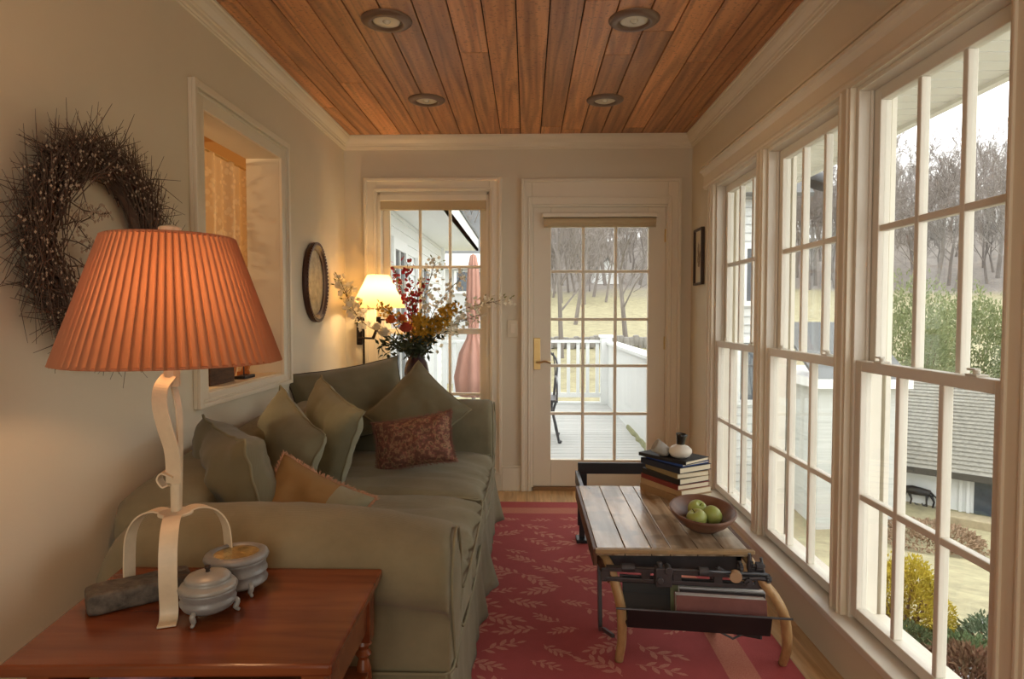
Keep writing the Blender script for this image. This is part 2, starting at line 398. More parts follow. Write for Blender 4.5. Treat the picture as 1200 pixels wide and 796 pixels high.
us = s.build('upper_sash', TRIM, w, bevel=.003); MB().box(g[0], g[1], YB+.100, YB+.104, g[2], g[3]).build('window_glass', GLASS, us)
s = MB(); g = lites(s, 'x', x0+.018, x1-.018, z0+.02, 1.15, YB+.045, YB+.08, 3, 2, .05, .04, .06, .02, [.68])
ls = s.build('lower_sash', TRIM, w, bevel=.003); MB().box(g[0], g[1], YB+.060, YB+.064, g[2], g[3]).build('window_glass', GLASS, ls)
# door
d = root_struct('door_1', (.5, YB, 0)); dx0, dx1, dz0, dz1 = .041, .965, .03, 2.0
s = MB(); yd0, yd1 = YB+.012, YB+.055; gx0, gx1, gz0, gz1 = .166, .845, .219, 1.86
s.box(dx0, gx0, yd0, yd1, dz0, dz1).box(gx1, dx1, yd0, yd1, dz0, dz1).box(gx0, gx1, yd0, yd1, dz0, gz0).box(gx0, gx1, yd0, yd1, gz1, dz1)
for k in (1, 2):
    xx = gx0+(gx1-gx0)*k/3; s.box(xx-.010, xx+.010, yd0+.003, yd1-.003, gz0, gz1)
for z in (1.552, 1.216, .888, .548): s.box(gx0, gx1, yd0+.004, yd1-.004, z-.010, z+.010)
slab = s.build('door_leaf', TRIM, d, bevel=.004)
MB().box(gx0, gx1, yd0+.018, yd0+.022, gz0, gz1).build('door_glass', GLASS, slab)
b = MB().box(.068-.024, .068+.024, yd0-.006, yd0, .86, 1.085)
b.lathe([(0, -.03), (.024, -.025), (.024, -.0)], (0, 0, 0), 12) if 0 else None
pl = b.build('lock_plate', BRASS, d, bevel=.005); pl['label'] = 'brass lock plate'
b = MB().tube(spline([(.068, yd0-.006, .915), (.068, yd0-.045, .915), (.09, yd0-.052, .915), (.125, yd0-.05, .922), (.165, yd0-.05, .912)], 5), .0075, 8)
b.tube([(.068, yd0-.004, .915), (.068, yd0-.014, .915)], .02, 16).tube([(.068, yd0-.004, 1.035), (.068, yd0-.012, 1.035)], .014, 16).box(.063, .073, yd0-.028, yd0-.01, 1.018, 1.052)
b.build('lever_handle', BRASS, d, smooth=False)
for z in (1.80, 1.05, .28):
    MB().tube([(.968, YB-.004+.012, z-.045), (.968, YB+.008, z+.045)], .008, 8).box(.955, .980, YB+.008, YB+.014, z-.045, z+.045).build('hinge', BRASS, d)
MB().box(.03, .975, YB+.0, YB+.16, 0, .026).build('threshold', mat('threshold_oak', (150, 112, 70), .5), d)
MB().box(.012, .041, YB+.0, YB+.16, 0, 2.0).box(.965, .99, YB, YB+.16, 0, 2.0).box(.012, .99, YB, YB+.16, 2.0, 2.015).build('door_frame', TRIM, d)

# roller shades
SHADE = mat('shade_cloth', (190, 170, 134), .85, bump=.1, bscale=120)
t = thing('roller_shade', 'rolled up beige fabric shade at the top of the flower-side window', 'shade', (-.66, YB, 2.0))
MB().box(-1.036, -.284, YB-.012, YB+.03, 2.045, 2.09).build('head_rail', TRIM, t, bevel=.004)
MB().box(-1.03, -.29, YB-.006, YB+.022, 1.985, 2.046).tube([(-1.03, YB+.008, 1.992), (-.29, YB+.008, 1.992)], .012, 8).build('shade_fabric', SHADE, t)
t = thing('roller_shade', 'rolled up beige fabric shade mounted above the glass of the deck door', 'shade', (.5, YB-.02, 1.85))
MB().box(.105, .90, YB-.03, YB+.0115, 1.925, 1.955).build('head_rail', TRIM, t, bevel=.004)
MB().tube([(.115, YB-.012, 1.90), (.89, YB-.012, 1.90)], .022, 12).box(.115, .89, YB-.02, YB-.012, 1.862, 1.9).tube([(.115, YB-.016, 1.862), (.89, YB-.016, 1.862)], .007, 8).build('shade_fabric', SHADE, t, smooth=False)

# ------------------------------------------------------------------ ceiling lights
LENS = mat('lens', (206, 196, 172), .3, spec=.8)
def downlight(x, y, label):
    t = thing('recessed_light', label, 'ceiling light', (x, y, ZC-.012), 'recessed lights in the board ceiling')
    MB().lathe([(.060, -.001), (.064, -.014), (.075, -.016), (.098, -.010), (.106, -.004), (.107, .0)], (x, y, ZC), 40).build('trim_ring', mat('ring_bronze', (122, 100, 84), .4, .3), t, smooth=True)
    MB().lathe([(.0, -.004), (.03, -.005), (.052, -.009), (.062, -.004), (.062, .0)], (x, y, ZC), 32).build('lens', LENS, t, smooth=True)
    MB().lathe([(0, -.016), (.010, -.014), (.016, -.007), (.018, -.004)], (x, y, ZC), 16).build('bulb', mat('bulb_glass', (226, 220, 204), .2), t, smooth=True)
downlight(-.594, 2.77, 'round recessed ceiling light nearest the camera on the wreath side')
downlight(.447, 2.787, 'round recessed ceiling light nearest the camera on the window side')
downlight(-.583, 3.784, 'farther round recessed ceiling light in front of the flower-side window')
downlight(.447, 3.809, 'farther round recessed ceiling light in front of the glass door')

# ------------------------------------------------------------------ rug
RED = mat('rug_red', (170, 74, 74), .95, var=.1, vscale=14, bump=.3, bscale=300)
RCR = mat('rug_cream', (196, 134, 108), .95, var=.45, vscale=320, c2=(168, 84, 74))
RLEAF = mat('rug_leaf', (204, 142, 124), .95, var=.3, vscale=200, c2=(178, 104, 94))
b = MB(); b.box(-.95, .95, .9, 4.25, .001, .010)
zt = .0104
def flat(b, pts, mi, z=zt): b.add([(p[0], p[1], z) for p in pts], [tuple(range(len(pts)))], mi)
flat(b, [(-.80, 4.0), (.80, 4.0), (.80, 4.12), (-.80, 4.12)], 1); flat(b, [(.69, .9), (.80, .9), (.80, 4.0), (.69, 4.0)], 1); flat(b, [(-.80, .9), (-.69, .9), (-.69, 4.0), (-.80, 4.0)], 1)
def sprig(b, x, y, a, L, nl, rr):
    ca, sa = math.cos(a), math.sin(a)
    P = lambda u, v: (x+u*ca-v*sa, y+u*sa+v*ca)
    bend = rr.uniform(-.18, .18)
    ctr = lambda u: bend*L*math.sin(u*PI)
    for k in range(8):
        u0, u1 = k/8, (k+1)/8; flat(b, [P(u0*L, ctr(u0)-.0018), P(u1*L, ctr(u1)-.0018), P(u1*L, ctr(u1)+.0018), P(u0*L, ctr(u0)+.0018)], 2)
    for k in range(nl):
        u = (k+.6)/nl; sd = 1 if k % 2 else -1; ll = L*.33*(1.15-.6*abs(u-.45)); ang = sd*(R(42)+rr.uniform(-.15, .15)); w = ll*.18
        if k == nl-1: ang = 0
        c, s_ = math.cos(ang), math.sin(ang); bx, by = u*L, ctr(u)
        flat(b, [P(bx+i*c-j*s_, by+i*s_+j*c) for i, j in ((0, 0), (ll*.3, -w*.9), (ll*.65, -w), (ll, 0), (ll*.65, w), (ll*.3, w*.9))], 2, zt+.0002)
rr = random.Random(5); row = 0; y = 1.0
while y < 3.95:
    x = -.62+(.1 if row % 2 else 0)
    while x < .64:
        a = rr.choice([R(-25), R(205), R(25), R(155), R(-40), R(190)])+rr.uniform(-.2, .2); L = rr.choice([.11, .15, .17])
        sprig(b, x-.5*L*math.cos(a), y+rr.uniform(-.02, .02)-.5*L*math.sin(a), a, L, rr.choice([7, 9]), rr); x += rr.uniform(.18, .24)
    y += .125; row += 1
tag(b.build('area_rug', [RED, RCR, RLEAF]), 'red rug with cream leafy sprigs and a tan border stripe on the oak floor', 'rug')

# ------------------------------------------------------------------ sofa
sofa = thing('slipcovered_sofa', 'long sage green slipcovered sofa with rolled arms against the left wall', 'sofa', (-.72, 2.9, 0))
SX0, SX1 = -1.245, -.20
def wr(p, a=.004, s=9): return a*(nz(p, s)+.5*nz(p, s*2.3, 3))
def clothbump(nrm_ax=None, a=.005, s=8):
    return lambda u, p: (wr(p, a, s), wr((p[1], p[2], p[0]), a, s), wr((p[2], p[0], p[1]), a, s))
b = MB(); b.soft(((SX0+SX1-.04)/2, 2.86, .20), (1.0, 2.24, .22), .03, 20, clothbump(a=.004)); b.build('base', SOFA, sofa, smooth=True)
def backfn(u, p):
    return (wr(p, .01, 5), 0, .025*max(0, u.z)*(nz(p, 3.1)+.3)-.10*max(0, -u.y)**3*max(0, u.z))
b = MB(); b.soft((-1.135, 2.90, .50), (.25, 2.08, .56), .085, 26, backfn); b.build('backrest', SOFA, sofa, smooth=True)
def arm(sgn, yc, label, hf=.66, hb=.715, zroll=.52):
    """rolled arm; local t across from outer(-) to inner(+)"""
    prof = [(.15, .10), (.15, .30), (.145, .46), (.155, .56), (.14, .645), (.09, .70), (.02, .722), (-.05, .715), (-.115, .68), (-.15, .62), (-.155, .565), (-.138, .525), (-.118, .505), (-.112, .47), (-.112, .38), (-.112, .30)]
    ys = lambda t: yc+sgn*t
    ps = [p for p in spline([(a, 0, c) for a, c in prof], 3)]
    A0 = -1.165; secs = []; xs = [A0+.003, A0+.012, A0+.03, A0+.06, A0+.10, A0+.15, A0+.22]+[A0+.22+(SX1-.03-A0-.22)*i/22 for i in range(1, 23)]+[SX1-.012, SX1-.004]
    for i, x in enumerate(xs):
        f = (x-A0)/(SX1-A0); h = hb+(hf-hb)*max(0, (f-.55)/.45)**1.6
        k = 1.0
        if f < .22: k = .62+.38*math.sqrt(max(0, 1-(1-f/.22)**2))
        e = 1.0 if x < SX1-.02 else (.985 if x < SX1-.008 else .93)
        sec = []
        for p in ps:
            t, z = p.x, p.z*h/.722
            if z > .5: t *= k*e
            z = .30+(z-.30)*(k if z > .30 else 1)*(e if z > .45 else 1)
            q = (x, ys(t), z); n = wr((x*1.0, t, z), .007, 7)+.006*nz((x, z*3, t), 14)*(1 if z < .6 else .4)
            sec.append((x, ys(t+(n if t > 0 else -n)), z+n*.5))
        secs.append(sec)
    if sgn > 0: secs = [s_[::-1] for s_ in secs]
    o = MB().loft(secs).build('armrest', SOFA, sofa, smooth=True)
    return o
a1 = arm(1, 1.79, '')
a2 = arm(-1, 3.83, '', .745, .745)
# leaf-shaped end panels with piping
for yc, sg, top in ((1.79, 1, .64), (3.83, -1, .715)):
    oval = [(.0, .015), (.05, .0), (.10, -.06), (.115, -.14), (.09, -.25), (.02, -.36), (-.03, -.36), (-.07, -.25), (-.11, -.14), (-.10, -.06), (-.05, 0)]
    pts = [p for p in spline([(SX1+.002, yc+sg*t, top+z) for t, z in oval+[oval[0]]], 4)]
    c = Vector((SX1+.016, yc, top-.15)); b = MB()
    inner = [(p-c)*.6+c+Vector((.0, 0, 0)) for p in pts]
    n = len(pts)-1
    b.add([tuple(p+Vector((-.012, 0, 0))) for p in pts[:-1]]+[tuple(p) for p in inner[:-1]]+[tuple(c)], [(i, (i+1) % n, n+(i+1) % n, n+i) for i in range(n)]+[(n+i, n+(i+1) % n, 2*n) for i in range(n)])
    fp = b.build('arm_front_panel', SOFA, sofa, smooth=True)
    MB().tube(pts, .0045, 6, cap=False).build('piping', PIPE, fp, smooth=True)
# seat cushions
def seatfn(yc):
    def f(u, p):
        z = .018*(1-u.x**4)*(1-u.y**4)*(1 if u.z > 0 else 0)
        fold = .010*math.sin(p.y*38+nz(p, 4)*7)*max(0, u.x)**2
        return (fold+wr(p, .008, 6), wr(p, .006, 7), z+.5*fold*(u.z > 0)+wr((p.x*.6, p.y*2.2, 1), .012, 5)*(u.z > 0)-.022*max(0, u.x)**3)
    return f
for y0, y1 in ((1.93, 2.79), (2.80, 3.69)):
    yc = (y0+y1)/2; b = MB(); b.soft(((-1.02+SX1+.01)/2, yc, .395), (SX1+.01+1.02, y1-y0, .155), .045, 26, seatfn(yc))
    c = b.build('seat_cushion', SOFA, sofa, smooth=True)
    for zz in (.452, .335):
        pp = [(-.9, y1-.006, zz), (-.35, y1-.006, zz), (SX1-.03, y1-.012, zz-.006), (SX1+.008, y1-.04, zz-.018), (SX1+.012, y0+.05, zz-.02), (SX1-.02, y0+.015, zz-.01), (-.35, y0+.006, zz)]
        MB().tube(spline([(x, y, z+.004*nz((x, y, z), 9)) for x, y, z in pp], 6), .0045, 6).build('piping', PIPE, c, smooth=True)
# skirt with kick pleats
def skirt_part(path, h0, h1, fl):
    secs = []; n = 9
    for k, (x, y, nx, ny, flare) in enumerate(path):
        sec = []
        for i in range(n):
            f = i/(n-1); z = h1+(h0-h1)*f; w = .004+flare*f**1.4+.005*f*math.sin(k*.9+nz((x, y, 0), 6)*5)
            sec.append((x+nx*w, y+ny*w, z))
        secs.append(sec)
    return MB().loft(secs, closed=False)
def lin(a, c, n): return [a+(c-a)*i/(n-1) for i in range(n)]
def fl(y): return .012+.055*math.exp(-((y-2.93)/.09)**2)+.045*math.exp(-((y-2.62)/.06)**2)*.6+.05*math.exp(-((y-3.88)/.05)**2)+.03*math.exp(-((y-1.7)/.06)**2)
path = [(x, 1.675, 0, -1, .012+.02*math.exp(-((x+.22)/.05)**2)) for x in lin(-1.24, -.215, 26)]+[(SX1-.01, 1.685, .7, -.7, .02)]+[(SX1-.004, y, 1, 0, fl(y)) for y in lin(1.70, 3.92, 90)]+[(SX1-.01, 3.945, .7, .7, .03)]+[(x, 3.955, 0, 1, .012) for x in lin(-.22, -1.24, 20)]
skirt_part(path, .012, .305, 0).build('skirt', SOFA, sofa, smooth=True, solid=.004)
MB().tube([(p[0]+p[2]*.006, p[1]+p[3]*.006, .303+.003*nz((p[0]*5, p[1]*5, 0))) for p in path], .005, 6).build('skirt_piping', PIPE, sofa, smooth=True)
# upholstered front rail between skirt and cushions, softly creased
b = MB(); b.soft((SX1-.06, 2.81, .335), (.126, 2.24, .14), .03, 30, lambda u, p: (.003*math.sin(p.y*45+nz(p, 5)*8)+.002, 0, 0)); b.build('front_rail', SOFA, sofa, smooth=True)

# ------------------------------------------------------------------ pillows
def pillow(name, label, c, ax_u, ax_v, w, h, t, m, mback=None, seed=0, pipe=None, fringe=None, dent=0, grp=None, wr_=.018):
    """ax_u: width direction, ax_v: height direction; front face = u x v"""
    u = Vector(ax_u).normalized(); v = Vector(ax_v); v = (v-u*v.dot(u)).normalized(); n = u.cross(v); c = Vector(c)
    th = thing(name, label, 'pillow', c-v*h*.45, grp); N = 24
    def edge(a, e): return 1-.07*(1-abs(e)**2)
    def P(a, e, sd):
        x = a*w/2*(1-.09*(1-e*e)**1)*(1); y = e*h/2*(1-.09*(1-a*a))
        k = ((1-a**4)*(1-e**4))**.62 if abs(a) < 1 and abs(e) < 1 else 0
        z = t/2*k
        wz = wr_*nz((a*1.6+seed, e*1.6, sd), 1.7)*k+.35*wr_*nz((a*4, e*4+seed, sd), 1.5)*k
        crease = -dent*math.exp(-((a+.15+e*.25)/.16)**2)*k*max(0, min(1, 1-e*.6))
        cn = .006*math.sin((abs(a)+abs(e))*14+seed)*(1-k)*(abs(a*e))
        return c+u*(x+wr_*.4*nz((a, e, seed), 2))+v*y+n*(sd*(z+wz+crease*(sd > 0))+cn)
    g = [-1+2*i/N for i in range(N+1)]; vs = []; fs = []; mi = []
    b = MB(); base = {}
    for sd in (1, -1):
        vv = [P(a, e, sd) for e in g for a in g]
        ff = []
        for i in range(N):
            for j in range(N):
                q = (i*(N+1)+j, i*(N+1)+j+1, (i+1)*(N+1)+j+1, (i+1)*(N+1)+j); ff.append(q if sd > 0 else q[::-1])
        b.add(vv, ff, 0)
    if mback:
        b.mi = [1 if (k >= N*N or (k % N) > N*.66) else 0 for k in range(2*N*N)]
    o = b.build('pillow_cover', [m]+([mback] if mback else []), th, smooth=True)
    rim = [P(a, -1, 1) for a in g]+[P(1, e, 1) for e in g[1:]]+[P(a, 1, 1) for a in g[::-1][1:]]+[P(-1, e, 1) for e in g[::-1][1:]]
    if pipe: MB().tube(rim, .0045, 6, cap=False).build('piping', pipe, th, smooth=True)
    if fringe:
        f = MB(); r2 = random.Random(seed)
        for i in range(len(rim)-1):
            for k in range(9):
                p = rim[i].lerp(rim[i+1], k/7); d = (p-c).normalized()
                q = p+d*r2.uniform(.006, .012)+Vector((r2.uniform(-.006, .006), r2.uniform(-.006, .006), r2.uniform(-.006, .006)))
                f.tube([p, (p+q)/2+n*r2.uniform(-.003, .003), q], [.001, .0013, .0008], 4)
        f.build('fringe', fringe, th)
    return th
FLORAL = mat('floral_weave', (160, 110, 92), .9)
def floral():
    m = FLORAL; nt = m.node_tree; N = nt.nodes; L = nt.links; bb = N['Principled BSDF']
    tc = N.new('ShaderNodeTexCoord'); v = N.new('ShaderNodeTexVoronoi'); v.inputs['Scale'].default_value = 60; n = N.new('ShaderNodeTexNoise'); n.inputs['Scale'].default_value = 44
    n.inputs['Detail'].default_value = 4
    L.new(tc.outputs['Object'], v.inputs[0]); L.new(tc.outputs['Object'], n.inputs[0])
    r = N.new('ShaderNodeValToRGB'); r.color_ramp.interpolation = 'CONSTANT'; e = r.color_ramp.elements
    e[0].position = 0; e[0].color = rgb((104, 66, 58)); e[1].position = .45; e[1].color = rgb((136, 84, 72))
    for p, c in ((.52, (176, 140, 108)), (.60, (104, 86, 62)), (.68, (188, 156, 124))): q = e.new(p); q.color = rgb(c)
    L.new(n.outputs[0], r.inputs[0])
    r2 = N.new('ShaderNodeValToRGB'); r2.color_ramp.interpolation = 'CONSTANT'; e = r2.color_ramp.elements
    e[0].color = rgb((156, 102, 88)); e[1].position = .33; e[1].color = rgb((112, 82, 66))
    L.new(v.outputs['Distance'], r2.inputs[0])
    mx = N.new('ShaderNodeMix'); mx.data_type = 'RGBA'; mx.inputs[0].default_value = .45
    L.new(r.outputs[0], mx.inputs[6]); L.new(r2.outputs[0], mx.inputs[7]); L.new(mx.outputs[2], bb.inputs['Base Color'])
floral()
FRG = mat('fringe_thread', (190, 150, 124), .9)
pillow('throw_pillow', 'plump olive throw pillow with a deep crease, nearest the near sofa arm', (-1.0, 2.19, .67), (.66, -.74, -.05), (-.22, -.12, .95), .46, .42, .20, SOFA3, seed=2, pipe=PIPE, dent=.05, wr_=.03)
pillow('throw_pillow', 'sage green throw pillow leaning second from the near arm', (-.985, 2.56, .665), (.62, -.72, -.30), (-.10, .42, .88), .48, .46, .17, SOFA2, seed=5, pipe=PIPE)
pillow('throw_pillow', 'sage green square pillow with a raised corner beside the dark back cushion', (-.93, 2.98, .685), (.60, -.70, -.25), (-.12, .36, .88), .48, .44, .16, SOFA2, seed=8, pipe=PIPE)
pillow('back_cushion', 'dark olive piped back cushion standing at the far end of the sofa', (-.98, 3.60, .76), (.80, .52, .12), (-.20, .30, .93), .66, .44, .17, SOFA3, seed=11, pipe=mat('dark_piping', (70, 62, 48), .8))
pillow('throw_pillow', 'olive pillow set on its corner like a diamond before the far arm', (-.60, 3.50, .72), (.72, -.30, -.60), (.52, .30, .80), .42, .42, .15, SOFA3, seed=14, pipe=PIPE)
pillow('floral_pillow', 'small red and tan floral fringed pillow lying tilted on the far seat cushion', (-.56, 3.16, .625), (.92, -.10, .17), (-.16, .30, .93), .41, .25, .11, FLORAL, seed=17, fringe=mat('red_fringe', (142, 104, 90), .9))
pillow('fringed_pillow', 'tan pillow with fringed edge and pale green side, behind the near arm', (-.745, 2.13, .575), (.88, -.12, -.38), (-.30, .40, .85), .36, .31, .13, TAN, mback=SOFA2, seed=21, fringe=FRG)

# ------------------------------------------------------------------ end table
et = thing('end_table', 'reddish cherry wood end table with turned legs beside the sofa arm', 'table', (-.68, 1.39, 0))
TZ = .60
def bez(x0, x1, y0, y1, z0, z1): return MB().box(x0, x1, y0, y1, z0, z1)
b = MB(); b.add([(-.985, 1.155, TZ-.024), (-.365, 1.175, TZ-.024), (-.372, 1.635, TZ-.024), (-1.05, 1.635, TZ-.024), (-.985, 1.155, TZ), (-.365, 1.175, TZ), (-.372, 1.635, TZ), (-1.05, 1.635, TZ)],
    [(3, 2, 1, 0), (4, 5, 6, 7), (0, 1, 5, 4), (1, 2, 6, 5), (2, 3, 7, 6), (3, 0, 4, 7)])
b.build('table_top', CHERRY, et, bevel=.006)
b = MB().box(-.93, -.42, 1.575, 1.595, .47, TZ-.024).box(-.96, -.94, 1.22, 1.59, .47, TZ-.024).box(-.415, -.395, 1.22, 1.59, .47, TZ-.024)
b.build('apron', CHERRY, et, bevel=.002)
for x in (-.945, -.41):
    for y in (1.225, 1.585):
        b = MB().box(x-.022, x+.022, y-.022, y+.022, .44, TZ-.0245).box(x-.022, x+.022, y-.022, y+.022, .13, .22)
        b.lathe([(.012, 0), (.017, .02), (.02, .06), (.014, .10), (.02, .13)], (x, y, 0), 20)
        b.lathe([(.019, .22), (.012, .232), (.021, .246), (.013, .262), (.017, .29), (.021, .33), (.018, .37), (.012, .392), (.021, .404), (.012, .416), (.022, .43), (.019, .44)], (x, y, 0), 20)
        b.build('leg', CHERRY, et, bevel=.001)
MB().box(-.96, -.395, 1.21, 1.60, .345, .363).build('lower_shelf', CHERRY, et, bevel=.003)
b = MB(); b.soft((-.86, 1.42, .430), (.15, .18, .132), .04, 14, lambda u, p: (0, 0, .02*nz(p, 14)))
tag(b.build('folded_cloth', mat('pink_cloth', (176, 132, 140), .9, var=.4, vscale=18, c2=(80, 84, 112)), smooth=True), 'pink and blue folded cloth on the shelf under the end table', 'cloth')

# ------------------------------------------------------------------ table lamp
LX, LY = -.805, 1.45
lamp = thing('table_lamp', 'cream wrought iron table lamp with a glowing pleated salmon shade on the end table', 'lamp', (LX, LY, TZ))
for k, ang in enumerate((-69, 172, 52)):
    a = R(ang); ca, sa = math.cos(a), math.sin(a); r0 = .135 if k else .125
    P = lambda r, z: (LX+r*ca, LY+r*sa, TZ+z)
    pts = spline([P(.008, .196), P(.05, .203), P(.09, .185), P(.115, .145), P(.122, .09), P(r0*.92, .03), P(r0, .006), P(r0+.028, .0035)], 6)
    MB().tube(pts, 0, flat=(.036, .0035, (-sa, ca, 0))).build('leg', CREAMIRON, lamp)
MB().lathe([(0, .203), (.034, .203), (.037, .2), (.037, .196), (0, .196)], (LX, LY, TZ), 24).build('ring_plate', CREAMIRON, lamp)
b = MB()
b.tube([(LX, LY, TZ+.2), (LX, LY, TZ+.30)], .010, 10)
b.tube(spline([(LX-.002, LY-.01, TZ+.515), (LX-.010, LY-.030, TZ+.49), (LX-.012, LY-.034, TZ+.45), (LX-.004, LY-.030, TZ+.40), (LX+.004, LY-.016, TZ+.34), (LX+.004, LY-.012, TZ+.27)], 6), 0, flat=(.036, .004, (1, 0, 0)))
b.tube(spline([(LX-.004, LY+.006, TZ+.50), (LX+.008, LY+.006, TZ+.44), (LX+.010, LY+.006, TZ+.38), (LX+.008, LY+.006, TZ+.30), (LX+.004, LY+.006, TZ+.2)], 6), 0, flat=(.022, .004, (0, 1, 0)))
b.tube(spline([(LX+.004, LY-.006, TZ+.285), (LX-.02, LY-.008, TZ+.295), (LX-.03, LY-.01, TZ+.28), (LX-.018, LY-.01, TZ+.262), (LX-.004, LY-.009, TZ+.266)], 5), 0, flat=(.034, .0035, (0, 1, 0)))
b.tube([(LX-.002, LY, TZ+.49), (LX-.002, LY, TZ+.56)], .017, 14)
b.build('stem', CREAMIRON, lamp)
b = MB(); b.lathe([(0, .0), (.014, .0), (.014, .012), (.024, .018), (.024, .026), (.016, .03), (0, .031)], (LX, LY, TZ+.822), 20).build('finial', CREAMIRON, lamp, smooth=False)
MB().tube(spline([(LX-.01, LY, TZ+.62), (LX-.05, LY, TZ+.69), (LX-.045, LY, TZ+.77), (LX, LY, TZ+.825), (LX+.045, LY, TZ+.77), (LX+.05, LY, TZ+.69), (LX+.01, LY, TZ+.62)], 6), .0018, 6).build('harp', BRASS, lamp)
MB().lathe([(0, .56), (.014, .565), (.014, .62), (.026, .66), (.03, .69), (.022, .715), (0, .722)], (LX, LY, TZ), 20)
sh = mat('pleated_shade', (198, 146, 112), .9, trans=.5)
NP = 70
b = MB(); fnp = lambda r, t, z: r+.0075*(1 if int(round(t/(PI/NP))) % 2 else -1)*(r/.18)
b.lathe([(.226, .545), (.203, .615), (.179, .685), (.156, .755), (.132, .826)], (LX, LY, TZ), NP*2, fn=fnp)
for k in range(NP):  # dark strips in the pleat grooves: shade of the doubled folds, put into colour
    t0 = (2*k+1)*PI/NP; w_ = .0026; q = []
    for rr0, zz in ((.226, .545), (.132, .826)):
        rr1 = rr0-.0075*rr0/.18+.0012
        for sgn in (-1, 1): q.append((LX+rr1*math.cos(t0)-sgn*w_*rr0/.18*math.sin(t0), LY+rr1*math.sin(t0)+sgn*w_*rr0/.18*math.cos(t0), TZ+zz))
    b.add(q, [(0, 1, 3, 2)], 1)
b.build('lamp_shade', [sh, mat('pleat_shadow', (128, 84, 66), .9, trans=.15)], lamp)
RIMC = mat('rim_cloth', (190, 120, 84), .8)
for rad_, zz in ((.225, .546), (.132, .825)):
    MB().tube([(LX+rad_*math.cos(t), LY+rad_*math.sin(t), TZ+zz) for t in [2*PI*i/48 for i in range(49)]], .003, 6, cap=False).build('shade_rim', RIMC, lamp)
b = MB()
for k in range(3): b.tube([(LX, LY, TZ+.822), (LX+.13*math.cos(k*2.1), LY+.13*math.sin(k*2.1), TZ+.822)], .0015, 5)
b.build('shade_spider', BRASS, lamp)
tag(MB().tube(spline([(-.805, 1.50, .603), (-.80, 1.58, .603), (-.80, 1.642, .602), (-.80, 1.652, .56), (-.82, 1.655, .3), (-.86, 1.655, .02), (-1.1, 1.65, .014)], 6), .003, 6).build('lamp_cord', mat('cord', (170, 150, 120), .6)), 'thin pale lamp cord falling behind the end table', 'cord')

# ------------------------------------------------------------------ things on the end table
PEW = mat('pewter_blue', (146, 147, 146), .42, .15, var=.25, vscale=30, bump=.1, bscale=60)
PEW2 = mat('pewter_light', (160, 159, 153), .4, .15, var=.2, vscale=30)
def tin(name, label, x, y, s, h, mirror):
    t = thing(name, label, 'box', (x, y, TZ))
    b = MB(); b.lathe([(0, .016), (.050*s, .016), (.056*s, .020), (.057*s, .026), (.054*s, .030), (.054*s, .042), (.0565*s, .045), (.0565*s, .049), (.054*s, .052), (.054*s, h-.006), (.058*s, h), (.056*s, h+.002), (0, h+.002)] if mirror else [(0, .018), (.040*s, .018), (.050*s, .024), (.056*s, .034), (.057*s, .040), (.054*s, .043), (.055*s, .050), (.0565*s, .052), (.0565*s, h-.004), (.059*s, h), (.056*s, h+.002), (0, h+.002)], (x, y, TZ), 40)
    b.build('bowl_body', PEW, t, smooth=True)
    for k in range(3):
        a = R(25+120*k) if not mirror else R(-40+120*k); ca, sa = math.cos(a), math.sin(a)
        MB().tube(spline([(x+.045*s*ca, y+.045*s*sa, TZ+.032), (x+.058*s*ca, y+.058*s*sa, TZ+.024), (x+.054*s*ca, y+.054*s*sa, TZ+.010), (x+.062*s*ca, y+.062*s*sa, TZ+.003)], 4), [.006]*9+[.004]*3+[.003], 8).build('foot', PEW2, t, smooth=True)
    if mirror:
        l = MB().lathe([(.058*s, h+.002), (.060*s, h+.006), (.057*s, h+.014), (.050*s, h+.018), (.043*s, h+.017), (.041*s, h+.013)], (x, y, TZ), 40).build('lid', PEW, t, smooth=True)
        l2 = MB().lathe([(.0415*s, h+.0135), (0, h+.0140)], (x, y, TZ), 32).build('lid_glass', mat('mottled_gold', (222, 196, 128), .15, .6, var=.5, vscale=34, c2=(110, 96, 60)), l, smooth=True)
    else:
        l = MB().lathe([(.058*s, h+.002), (.060*s, h+.005), (.055*s, h+.012), (.046*s, h+.016), (.045*s, h+.020), (.047*s, h+.023), (.042*s, h+.029), (.025*s, h+.034), (.008*s, h+.036), (0, h+.036)], (x, y, TZ), 40).build('lid', PEW2, t, smooth=True)
        MB().lathe([(.005, h+.035), (.004, h+.040), (.007, h+.044), (.006, h+.049), (0, h+.051)], (x, y, TZ), 12).build('knob', BRONZE, l, smooth=True)
    return t
tin('trinket_box', 'smaller grey metal footed trinket box with a knobbed lid on the end table', -.690, 1.365, 1.0, .062, False)
tin('trinket_box', 'larger round grey metal box with a golden glass lid near the sofa arm', -.690, 1.503, 1.22, .074, True)
b = MB(); b.M = Matrix.Translation((-.885, 1.44, TZ)) @ Matrix.Rotation(R(38), 4, 'Z')
b.soft((0, 0, .024), (.21, .085, .048), .012, 12, lambda u, p: (0, 0, .003*nz(p, 30)))
gb = thing('lidded_box', 'long dark mottled stone box lying under the lamp on the end table', 'box', (-.885, 1.44, TZ))
b.build('box_body', mat('mottled_stone', (112, 104, 92), .7, var=.6, vscale=40, c2=(58, 52, 46), bump=.4, bscale=60), gb, smooth=True)

